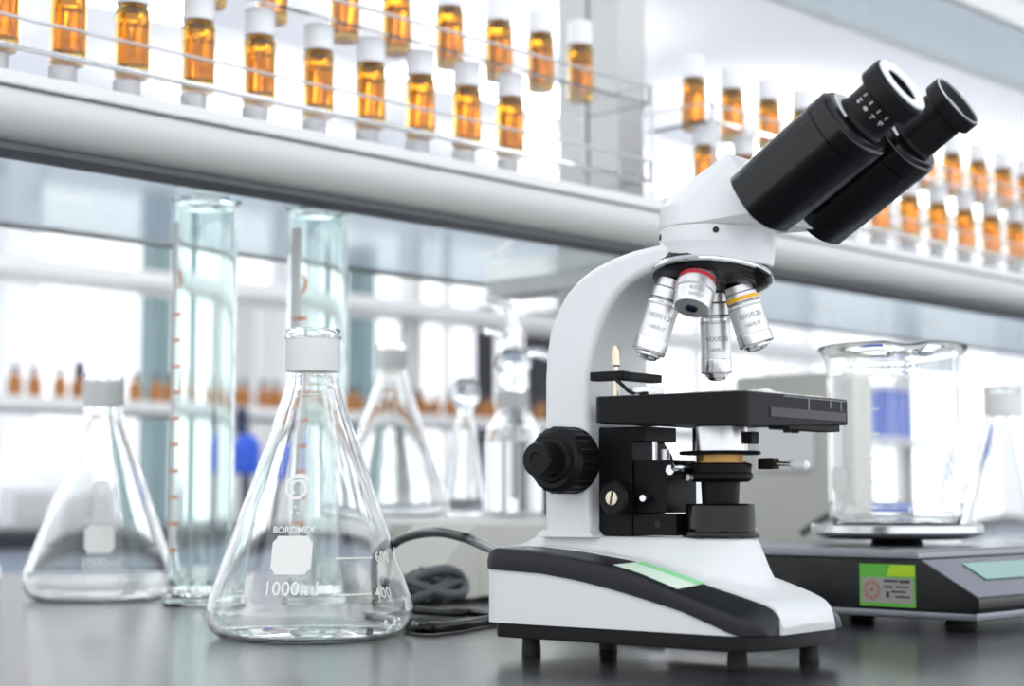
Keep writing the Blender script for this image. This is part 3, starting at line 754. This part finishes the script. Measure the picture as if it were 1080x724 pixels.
sc_ = obj('slotted_screw', k, 'brass', tk)
obj('screw_slot', xf(box(-0.0036, 0.0036, -0.00045, 0.00045, 0.00955, 0.00995), zframe((-0.0225, -0.0200, 0.0880), (0, -1, 0)) @ Matrix.Rotation(0.6, 4, 'Z')), 'rubber', sc_)
k = xf(lathe([(0, 0), (0.0022, 0), (0.0024, 0.0045), (0.0018, 0.006), (0, 0.006)], 18), zframe((-0.0080, -0.0166, 0.0880), (0.2, -1, 0)))
obj('locking_screw', k, 'steel', car)

# ---- stage
def stage_bm():
    b = bmesh.new()
    f0, f1, l0, l1 = -0.0135, 0.0790, -0.0600, 0.0545
    bmesh.ops.create_cube(b, size=1.0)
    for v in b.verts:
        v.co = Vector(((f0 + f1) / 2 + v.co.x * (f1 - f0), (l0 + l1) / 2 + v.co.y * (l1 - l0), 0.1278 + (v.co.z + 0.5) * (0.1415 - 0.1278)))
        if v.co.x > 0.05 and v.co.y < 0 and v.co.z < 0.13: v.co.z = 0.1236        # the near corner is cast deeper
    es = [e for e in b.edges if abs(e.verts[0].co.z - e.verts[1].co.z) > 0.005]
    bmesh.ops.bevel(b, geom=es, offset=0.0060, segments=5, profile=0.5, affect='EDGES')
    es = [e for e in b.edges if e.calc_face_angle(0) > 1.0]
    bmesh.ops.bevel(b, geom=es, offset=0.0007, segments=2, profile=0.5, affect='EDGES')
    return b
stg = obj('stage', stage_bm(), 'satin', mic)
obj('stage_groove', box(0.0788, 0.0796, -0.034, 0.047, 0.1292, 0.1342, 0.0003), 'gloss', stg)
obj('mechanical_slider', box(0.064, 0.0765, -0.010, 0.046, 0.1238, 0.1277, 0.0006), 'satin', stg)
for y in (-0.002, 0.006):
    obj('slider_screw', lathe([(0, 0.1222), (0.0022, 0.1222), (0.0024, 0.1237), (0, 0.1237)], 16, 0.071, y), 'satin', stg)
obj('travel_bar', box(-0.0300, -0.0137, -0.030, 0.018, 0.1285, 0.1400, 0.0008), 'satin', stg)
obj('edge_wear', box(0.0789, 0.0793, -0.02, 0.05, 0.1402, 0.1406), 'greyink', stg)
for y, hgt in ((0.006, 0.0060), (0.0300, 0.0040), (0.0420, 0.0050)):
    obj('edge_scratch', box(0.0791, 0.0793, y, y + 0.0007, 0.1400 - hgt, 0.1400), 'greyink', stg)
# slide holder with finger screw
hb = obj('slide_holder', box(-0.0300, -0.0085, -0.0390, -0.0310, 0.1515, 0.1565, 0.0007), 'satin', mic)
obj('slide_holder_arm', box(-0.0105, -0.0030, -0.0380, -0.0080, 0.1510, 0.1555, 0.0007), 'satin', hb)
obj('post', cyl((-0.0150, -0.0350, 0.1412), (-0.0150, -0.0350, 0.1512), 0.0019, 14), 'brass', hb)
obj('finger_screw', lathe([(0, 0.1567), (0.0014, 0.1567), (0.0014, 0.1590), (0.0026, 0.1598), (0.0028, 0.1680), (0.0018, 0.1702), (0, 0.1706)], 18, -0.0150, -0.0350), 'brass', hb)
obj('spring_finger', tube(smooth_path([(-0.0120, -0.0400, 0.1520), (-0.006, -0.0415, 0.1480), (0.0000, -0.0420, 0.1440), (0.010, -0.0420, 0.1432)]), 0.0011, 8), 'satin', hb)
obj('specimen_disc', lathe([(0, 0.1417), (0.0088, 0.1417), (0.0090, 0.1425), (0.0090, 0.1462), (0.0084, 0.1470), (0, 0.1470)], 32, 0.0040, -0.0340), 'satinsteel', mic)
# crumpled lens tissue on the stage
b = bmesh.new(); V = {}
for i in range(25):
    for j in range(15):
        x, y = 0.016 + 0.060 * i / 24, -0.046 + 0.085 * j / 14
        edge = min(i, 24 - i, j * 1.4, (14 - j) * 1.4)
        h = 0.0004 + 0.0012 * abs(math.sin(i * 0.9 + j * 0.5)) * abs(math.cos(j * 0.8 - i * 0.35)) + (0.0040 * math.exp(-((i - 13) / 1.5) ** 2 - ((j - 3) / 2.0) ** 2) + 0.0032 * math.exp(-((i - 19) / 1.8) ** 2 - ((j - 6) / 1.6) ** 2))
        if edge == 0: h = 0.0003
        V[i, j] = b.verts.new((x + 0.002 * math.sin(j * 1.7), y + 0.002 * math.sin(i * 1.3), 0.1416 + h))
for i in range(24):
    for j in range(14): b.faces.new((V[i, j], V[i + 1, j], V[i + 1, j + 1], V[i, j + 1]))
ti = obj('lens_tissue', solid(b, -0.0002), 'tissue')
ti.location = mic.location; ti.rotation_euler = mic.rotation_euler
tag(ti, 'crumpled white lens tissue lying on the microscope stage', 'tissue')

# ---- condenser and lamp on the axis
obj('lamp_collar', lathe([(0, 0.0671), (0.0205, 0.0671), (0.0208, 0.0680), (0.0206, 0.0700), (0.0196, 0.0704), (0.0190, 0.0716), (0.0190, 0.0840), (0.0180, 0.0850), (0.0165, 0.0850), (0.0160, 0.0840), (0, 0.0840)], 56, AX, 0), 'gloss', mic)
cond = obj('condenser', lathe([(0, 0.0842), (0.0100, 0.0842), (0.0105, 0.0965), (0.0150, 0.0967), (0.0175, 0.0985), (0.0178, 0.1010), (0.0168, 0.1018), (0.0172, 0.1060), (0.0160, 0.1068), (0, 0.1068)], 56, AX, 0), 'satin', mic)
obj('iris_ring', ring(0.0090, 0.0128, 0.1069, 0.1112, 48, AX, 0, bm=ring(0.0085, 0.0150, 0.1069, 0.1075, 48, AX, 0)), 'bronze', cond)
obj('mount_ring', lathe([(0.0150, 0.1113), (0.0215, 0.1113), (0.0222, 0.1122), (0.0215, 0.1132), (0.0150, 0.1132)], 56, AX, 0, True), 'satin', cond)
obj('filter_holder', box(AX + 0.0170, AX + 0.0270, 0.010, 0.0170, 0.1035, 0.1095, 0.0008), 'satin', cond)
obj('iris_lever', cyl((AX + 0.0268, 0.0135, 0.1065), (AX + 0.0360, 0.0135, 0.1060), 0.0013, 12, bm=None), 'brass', cond)
obj('lever_tip', xf(lathe([(0, 0), (0.0022, 0.0), (0.0026, 0.001), (0.0025, 0.009), (0.0012, 0.0105), (0, 0.0106)], 16), zframe((AX + 0.0358, 0.0135, 0.1060), (1, 0, -0.05))), 'offwhite', cond)
obj('top_lens_barrel', lathe([(0, 0.1133), (0.0148, 0.1133), (0.0148, 0.1262), (0.0142, 0.1268), (0.011, 0.1268), (0, 0.1266)], 56, AX, 0), 'steel', cond)
obj('centring_screw', xf(lathe([(0, 0), (0.0014, 0), (0.0014, 0.005), (0.0028, 0.0056), (0.0030, 0.0095), (0.0018, 0.0112), (0, 0.0114)], 16), zframe((AX - 0.010, -0.0148, 0.1046), (-0.35, -1, 0))), 'steel', cond)
obj('centring_screw', xf(lathe([(0, 0), (0.0018, 0), (0.0018, 0.003), (0, 0.0032)], 16), zframe((AX - 0.008, -0.0160, 0.0990), (-0.3, -1, 0))), 'satinsteel', cond)
obj('clip_tab', box(AX + 0.0120, AX + 0.0190, 0.001, 0.009, 0.1170, 0.1235, 0.0005), 'satin', cond)

# ---- nosepiece
def collar_bm():
    b = bmesh.new(); seg = 64; R = 0.0312; rows = []
    for r, zf in ((R - 0.004, lambda c: 0.2185 - 0.0042 * c), (R - 0.0022, lambda c: 0.2170 - 0.0046 * c), (R - 0.0012, lambda c: 0.2176 - 0.0046 * c), (R, lambda c: 0.2242 - 0.0026 * c), (R + 0.0006, lambda c: 0.2250 - 0.0026 * c), (R + 0.0006, lambda c: 0.2325 - 0.0010 * c), (R - 0.0004, lambda c: 0.2335 - 0.001 * c), (R - 0.004, lambda c: 0.2336 - 0.001 * c)):
        rows.append([(AX + r * math.cos(2 * PI * i / seg), r * math.sin(2 * PI * i / seg), zf(math.cos(2 * PI * i / seg))) for i in range(seg)])
    return loft(rows, True)
col_ = obj('head_collar', collar_bm(), 'white', mic)
for a in (-1.05, -2.35):
    obj('grub_screw', xf(lathe([(0, 0), (0.0017, 0), (0.0017, 0.0006), (0, 0.0005)], 16), zframe((AX + 0.0316 * math.cos(a), 0.0316 * math.sin(a), 0.2292), (math.cos(a), math.sin(a), 0))), 'rubber', col_)
TM = Matrix.Translation((AX - 0.0045, 0, 0.2080)) @ Matrix.Rotation(math.radians(-5), 4, Vector((0.62, -0.78, 0))) @ Matrix.Rotation(math.radians(-11), 4, Vector((0.78, 0.62, 0)))
tur = obj('turret', xf(lathe([(0, 0.0070), (0.0300, 0.0070), (0.0305, 0.0040), (0.0318, 0.0036), (0.0318, -0.0010), (0.0300, -0.0026), (0.0250, -0.0040), (0.012, -0.0050), (0, -0.0050)], 72), TM), 'gloss', mic)
obj('turret_rim', xf(lathe([(0.0319, -0.0010), (0.0334, -0.0004), (0.0338, 0.0006), (0.0334, 0.0018), (0.0319, 0.0024)], 72, closed=True), TM), 'chrome', tur)
def objective(az, splay, length, rad, text, ringmat, kind, mount=0.0175):
    top = TM @ Vector((mount * math.cos(az), mount * math.sin(az), -0.0035))
    d = Vector((math.sin(splay) * math.cos(az), math.sin(splay) * math.sin(az), -math.cos(splay)))
    L = length
    # local frame: z along the barrel (downwards), printed side towards the camera
    camdir = Vector((0.62, -0.78, 0.0)); xd = camdir - d * camdir.dot(d); m4 = frame(top, xd, d.cross(xd))
    if kind == 'short':
        body = [(0, 0), (rad * 0.86, 0), (rad * 0.90, 0.003), (rad * 0.90, L * 0.30), (rad, L * 0.33), (rad, L * 0.52), (rad * 0.93, L * 0.56), (rad * 0.92, L - 0.0015), (rad * 0.86, L), (0, L)]
    else:
        body = [(0, 0), (rad * 0.80, 0), (rad * 0.80, L * 0.10), (rad * 0.92, L * 0.12), (rad * 0.94, L * 0.27), (rad * 0.86, L * 0.28), (rad * 0.86, L * 0.31), (rad, L * 0.32), (rad, L * 0.74), (0, L * 0.74)]
    o = obj('objective', xf(lathe(body, 44), m4), 'satinsteel', mic)
    z0 = L * 0.14 if kind == 'short' else L * 0.17
    if ringmat: obj('colour_ring', xf(ring(rad * 0.88, rad * (0.925 if kind == 'short' else 0.965), z0, z0 + 0.0022, 44), m4), ringmat, o)
    if kind == 'short':
        obj('front_lens', xf(lathe([(0, L + 0.0001), (rad * 0.34, L + 0.0001), (rad * 0.30, L + 0.0007), (0, L + 0.0008)], 28), m4), 'lens', o)
    else:
        obj('dark_groove', xf(ring(rad * 0.80, rad * 0.955, L * 0.245, L * 0.262, 44), m4), 'darkink', o)
        obj('dark_groove', xf(ring(rad * 0.90, rad * 1.01, L * 0.333, L * 0.343, 44), m4), 'greyink', o)
        obj('knurled_band', xf(gear(rad * 0.985, 0.0003, L * 0.285, L * 0.315, 40), m4), 'chrome', o)
        tip = [(0, L * 0.742), (rad * 1.02, L * 0.742), (rad * 1.04, L * 0.755), (rad * 1.04, L * 0.905), (rad * 0.98, L * 0.92), (rad * 0.78, L * 0.925), (rad * 0.76, L * 0.955), (rad * 0.62, L * 0.965), (rad * 0.56, L * 0.99), (rad * 0.34, L), (0, L)]
        tp = obj('tip', xf(lathe(tip, 44), m4), 'steel', o)
        obj('tip_ring', xf(ring(rad * 0.98, rad * 1.045, L * 0.895, L * 0.903, 44), m4), 'darkink', tp)
        obj('front_lens', xf(lathe([(0, L + 0.0001), (rad * 0.28, L + 0.0001), (0, L + 0.0005)], 24), m4), 'lens', tp)
    # engraved lettering
    rt = rad * (0.92 if kind == 'short' else 1.0) + 0.00008
    for k, (s, zz, sz) in enumerate(text):
        tb = text_bm(s, sz, 0.00006)
        def fn(x, y): a = x / rt; return (rt * math.cos(a), rt * math.sin(a), zz * L - y)
        # text runs so that it reads upright with the tip down
        obj('engraving', xf(solid(wrap(tb, lambda x, y: (rt * math.cos(x / rt), -rt * math.sin(x / rt), zz * L - y)), 0.0001), m4), 'greyink', o)
    return o
D = math.radians
objective(D(-82), D(27), 0.0215, 0.0108, [('4/0.10', 0.68, 0.0034), ('160/0.17', 0.85, 0.0024)], 'red', 'short', 0.0165)
objective(D(38.5), D(17), 0.0365, 0.0094, [('10X/0.25', 0.48, 0.0038), ('160/0.17', 0.62, 0.0027)], 'yellow', 'long', 0.0150)
objective(D(114), D(9), 0.0490, 0.0084, [('40X/0.65', 0.52, 0.0038), ('160/0.17', 0.64, 0.0027)], None, 'long', 0.0150)
objective(D(218.5), D(18), 0.0455, 0.0088, [('100X/1.25', 0.48, 0.0038), ('160/0.17', 0.62, 0.0027)], None, 'long', 0.0215)

# ---- head
pts = []
for i in range(40):
    a = 2 * PI * i / 40; c, s_ = math.cos(a), math.sin(a)
    pts.append((AX + 0.0318 * c, 0.0318 * s_, 0.2338))
    if c < 0.15: pts.append((AX + 0.0312 * c, 0.0312 * s_, 0.2455)); pts.append((AX + 0.0290 * c + 0.001, 0.0290 * s_, 0.2490))
pts += [(0.0480, -0.0200, 0.2710), (0.0480, 0.0200, 0.2710), (0.0530, -0.0250, 0.2670), (0.0530, 0.0250, 0.2670), (0.0700, -0.0255, 0.2365), (0.0700, 0.0255, 0.2365), (0.0815, -0.016, 0.2305), (0.0815, 0.016, 0.2305), (0.0300, -0.024, 0.2600), (0.0300, 0.024, 0.2600)]
obj('head', hull(pts, 0.0006, 2), 'white', mic, angle=20)
BETA = math.radians(33.0)
td = Vector((math.cos(BETA), 0, math.sin(BETA))); tn = Vector((math.sin(BETA), 0, -math.cos(BETA)))   # along the tube, and downwards across it
eye = Vector((0.1470, 0, 0.2865))
for s in (-1, 1):
    yc = s * 0.029
    A0 = eye - td * 0.0885; A0.y = yc                 # lower end of the tube axis
    m4 = frame(A0, td, (0, 1, 0))                     # local x along tube, y lateral, z = x cross y
    up_ = (m4.to_3x3() @ Vector((0, 0, 1)))
    sg = 1 if up_.z > 0 else -1
    def sec(x, ry, ztop, zbot, n=88, e=2.7, off=0.0):
        row = []
        for i in range(n):
            a = 2 * PI * i / n; c, q = math.cos(a), math.sin(a)
            yy = ry * math.copysign(abs(c) ** (2 / e), c); zz = math.copysign(abs(q) ** (2 / e), q)
            zz = zz * (ztop if zz > 0 else zbot)
            row.append(m4 @ Vector((x, yy + off, sg * zz)))
        return row
    off = -s * 0.0005
    rows = [sec(-0.0005, 0.0205, 0.0195, 0.0150, off=off), sec(0.0, 0.0215, 0.0205, 0.0160, off=off), sec(0.030, 0.0222, 0.0208, 0.0168, off=off), sec(0.0545, 0.0222, 0.0208, 0.0168, off=off)]
    # slanted lower cut
    hb_ = obj('eyepiece_housing', loft(rows, True), 'gloss', mic)
    rows = [sec(0.0546, 0.0214, 0.0200, 0.0160, off=off), sec(0.0552, 0.0226, 0.0212, 0.0172, off=off), sec(0.0640, 0.0226, 0.0212, 0.0172, off=off), sec(0.0648, 0.0218, 0.0204, 0.0164, off=off)]
    obj('housing_rim', loft(rows, True), 'gloss', hb_)
    rows = [sec(0.0649, 0.0210, 0.0196, 0.0156, off=off), sec(0.0668, 0.0206, 0.0192, 0.0152, off=off), sec(0.0674, 0.0196, 0.0182, 0.0142, off=off)]
    obj('end_cap', loft(rows, True), 'gloss', hb_)
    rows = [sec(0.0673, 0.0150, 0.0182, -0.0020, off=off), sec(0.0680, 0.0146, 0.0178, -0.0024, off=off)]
    obj('chamfer_glint', loft(rows, True), 'white', hb_)  # white crescent painted in for the reflection on the end chamfer
    mz = zframe(A0, td)
    if s < 0:
        ep = obj('eyepiece', xf(lathe([(0, 0.0675), (0.0136, 0.0675), (0.0140, 0.0685), (0.0130, 0.0700), (0.0130, 0.0830), (0.0162, 0.0836), (0.0170, 0.0846), (0.0172, 0.0935), (0.0166, 0.0948), (0.0160, 0.0950), (0.0160, 0.0945), (0.0102, 0.0945), (0.0096, 0.0860), (0, 0.0860)], 64), mz), 'black', mic)
        obj('eye_ring', xf(lathe([(0.0098, 0.0946), (0.0158, 0.0946), (0.0158, 0.0958), (0.0150, 0.0964), (0.0112, 0.0962), (0.0098, 0.0954)], 64, closed=True), mz), 'offwhite', ep)
        obj('eye_lens', xf(lathe([(0, 0.0861), (0.0090, 0.0861), (0.0080, 0.0866), (0, 0.0870)], 40), mz), 'lens', ep)
        # diopter scale on the tube
        camd = Vector((0.62, -0.78, 0.0)); xd = camd - td * camd.dot(td); mt = frame(A0, xd, td.cross(xd))
        rt = 0.0130 + 0.0001
        for k in range(4):
            ac = -0.62 + k * 0.42
            obj('scale_tick', xf(solid(wrap(grid_bm(-0.00025, 0.00025, -0.0011, 0.0011, 2, 2), lambda x, y: (rt * math.cos(ac + x / rt), rt * math.sin(ac + x / rt), 0.0812 - y)), 0.0001), mt), 'print', ep)
        for k, sx in enumerate(('+1', '0', '-1', '-2')):
            ac = -0.62 + k * 0.42
            obj('scale_number', xf(solid(wrap(text_bm(sx, 0.0032, 0.00006), lambda x, y: (rt * math.cos(ac + y / rt), rt * math.sin(ac + y / rt), 0.0772 + x)), 0.0001), mt), 'print', ep)
    else:
        ep = obj('eyepiece', xf(lathe([(0, 0.0675), (0.0132, 0.0675), (0.0136, 0.0690), (0.0130, 0.0700), (0.0130, 0.0905), (0.0152, 0.0912), (0.0158, 0.0920), (0.0158, 0.0985), (0.0150, 0.0992), (0.0143, 0.0985), (0.0120, 0.0960), (0, 0.0955)], 64), mz), 'black', mic)
        obj('eye_ring', xf(ring(0.0144, 0.0152, 0.0986, 0.0996, 64), mz), 'satinsteel', ep)
        obj('eye_lens', xf(lathe([(0, 0.0957), (0.0095, 0.0961), (0.0085, 0.0966), (0, 0.0968)], 40), mz), 'lens', ep)
# ---- power cord, runs from the rear of the base over the bench
mw = Matrix.Translation(mic.location) @ Matrix.Rotation(mrot, 4, 'Z'); mi = mw.inverted()
def toL(p): return mi @ Vector(p)
plug = toL(at_d(524, 583, 1.06))
c1 = [Vector((-0.0930, 0.0, 0.0480)), Vector((-0.108, -0.004, 0.0520))] + [toL(at_d(x, y, d)) for x, y, d in ((505, 573, 1.09), (488, 566.5, 1.11), (462, 561.5, 1.14), (438, 564, 1.17), (418, 572, 1.20), (402, 590, 1.23))] + [toL(on_z(x, y, 0.0045)) for x, y in ((404, 641), (425, 643), (455, 645), (485, 647), (512, 648))] + [Vector((-0.06, 0.075, 0.0045))]
c1 = smooth_path(c1)
for p in c1: p.z = max(p.z, 0.0038)
obj('power_cord', tube(c1, 0.0034, 14), 'gloss', mic)
obj('cord_grommet', xf(lathe([(0, 0), (0.0060, 0), (0.0055, 0.012), (0.0038, 0.018), (0, 0.018)], 20), zframe((-0.0925, 0.0, 0.0470), (-1, 0, 0.25))), 'rubber', mic)
obj('cord_loop', tube(smooth_path([toL(on_z(x, y, 0.0040)) for x, y in ((560, 649), (535, 652), (508, 656), (485, 660), (455, 663), (432, 661), (408, 655), (390, 650))]), 0.0036, 14), 'gloss', mic)

# ================================================================== FAR ISLAND BENCH AND BACKGROUND
Y2 = 3.80
b2 = thing('lab_bench', 'far laboratory bench across the aisle, out of focus', 'bench', (0, 0, 0))
obj('worktop', box(1.0, 8.2, Y2, Y2 + 1.5, -0.04, 0.0, 0.004), 'blackcab', b2)
for k in range(8):
    a = 1.04 + k * 0.89
    d = obj('cabinet', box(a, a + 0.87, Y2 + 0.05, Y2 + 1.45, FLOOR, -0.0405, 0.003), 'cabinet', b2)
    obj('handle', box(a + 0.36, a + 0.52, Y2 + 0.02, Y2 + 0.049, -0.18, -0.16, 0.003), 'steel', d)
s2 = thing('reagent_shelf', 'far white reagent shelf holding rows of brown bottles, out of focus', 'shelf', (0, 0, 0))
obj('shelf_board', box(1.6, 8.0, Y2 + 0.57, Y2 + 0.93, 0.345, 0.380, 0.004), 'alu_white', s2)
obj('shelf_board', box(1.6, 8.0, Y2 + 0.62, Y2 + 0.88, 0.745, 0.790, 0.004), 'alu_white', s2)
for cx in (1.7, 4.3, 7.9):
    obj('column', box(cx, cx + 0.05, Y2 + 0.77, Y2 + 0.85, 0.0, 1.10, 0.003), 'column', s2)
big_body = lathe([(0, 0), (0.020, 0), (0.0215, 0.002), (0.0215, 0.052), (0.017, 0.062), (0.009, 0.068), (0.009, 0.080), (0, 0.080)], 20)
big_cap = lathe([(0, 0.0802), (0.0105, 0.0802), (0.0105, 0.096), (0, 0.097)], 16)
me_bb, me_bc = keep(big_body, 'brown_bottle_body', 'brownbottle'), keep(big_cap, 'brown_bottle_cap', 'navy')
far_x = [2.632 + 0.072 * i for i in range(4)] + [3.05, 3.12, 3.19] + [3.36 + 0.062 * i for i in range(26)]
for i, x in enumerate(far_x):
    v = thing('brown_bottle', '%s small brown bottle from the left on the far blurred shelf' % ORD[i], 'bottle', (x, 4.5 + 0.012 * math.sin(i * 2.3), 0.3802), group='brown bottles on the far shelf')
    link('bottle', me_bb, v); link('cap', me_bc, v)
tag(obj('black_marker', lathe([(0, 0), (0.018, 0), (0.018, 0.10), (0.012, 0.13), (0, 0.13)], 20), 'navy'), 'tall black capped bottle on the far shelf, above the left flask', 'bottle').location = (2.90, 4.58, 0.3802)
# instruments on the far bench
t = thing('white_instrument', 'white bench instrument with domed lid on the far bench, far left', 'instrument', (on_y(45, 525, 4.05).x, 4.05, 0))
obj('housing', box(-0.20, 0.20, -0.12, 0.28, 0.0, 0.13, 0.02, 3), 'offwhite', t)
obj('lid', lathe([(0, 0.1302), (0.15, 0.1302), (0.155, 0.14), (0.14, 0.17), (0.09, 0.195), (0, 0.20)], 40, 0, 0.08), 'offwhite', t)
obj('front_panel', box(-0.15, 0.15, -0.126, -0.1205, 0.03, 0.10, 0.002), 'column', t)
t = thing('squeeze_bottle', 'bright blue bottle with dark neck on the far bench', 'bottle', (on_y(260, 470, 3.98).x, 3.98, 0))
obj('stand', lathe([(0, 0), (0.05, 0), (0.05, 0.012), (0.014, 0.016), (0.014, 0.155), (0, 0.155)], 24), 'navy', t)
obj('bottle', lathe([(0, 0.156), (0.036, 0.156), (0.042, 0.165), (0.042, 0.235), (0.030, 0.262), (0.018, 0.272), (0, 0.272)], 28), 'blue', t)
obj('neck', lathe([(0, 0.2722), (0.020, 0.2722), (0.020, 0.335), (0.014, 0.350), (0, 0.350)], 24, -0.01, 0.012), 'navy', t)
t = thing('storage_box', 'bright blue storage box on the far shelf, seen through the beaker', 'box', (on_y(935, 430, 4.5).x, 4.5, 0.3802))
obj('body', box(-0.16, 0.16, -0.10, 0.12, 0.0, 0.24, 0.01), 'blue', t); obj('lid', box(-0.17, 0.17, -0.11, 0.13, 0.2405, 0.26, 0.008), 'offwhite', t)
# tall cupboards and posts in the back of the room
def cupboard(px0, px1, Y, ztop, m, label, dep=0.16):
    Y = 8.33; a, c = on_y(px0 + 14, 525, Y).x, on_y(px1, 525, Y).x
    t = thing('tall_cupboard', label, 'cupboard', (0, 0, 0))
    obj('carcass', box(a, c, Y, Y + dep, FLOOR, ztop, 0.006), m, t)
    obj('door', box(a + 0.02, (a + c) / 2 - 0.004, Y - 0.018, Y - 0.0005, FLOOR + 0.06, ztop - 0.03, 0.003), m, t)
    obj('door', box((a + c) / 2 + 0.004, c - 0.02, Y - 0.018, Y - 0.0005, FLOOR + 0.06, ztop - 0.03, 0.003), m, t)
    return t
cupboard(146, 180, 7.9, 1.9, 'teal', 'dark teal glass cupboard at the back, right of the left flask')
cupboard(366, 396, 7.9, 1.75, 'teal', 'dark teal cupboard at the back, above the blurred flask')
cupboard(503, 523, 7.9, 1.45, 'blackcab', 'narrow black cupboard at the back, left of the gas washing bottle')
cupboard(554, 592, 7.9, 1.45, 'blackcab', 'tall black cupboard at the back, beside the microscope arm')
cupboard(246, 300, 7.9, 1.30, 'column', 'pale grey cupboard at the back, between the measuring cylinders')
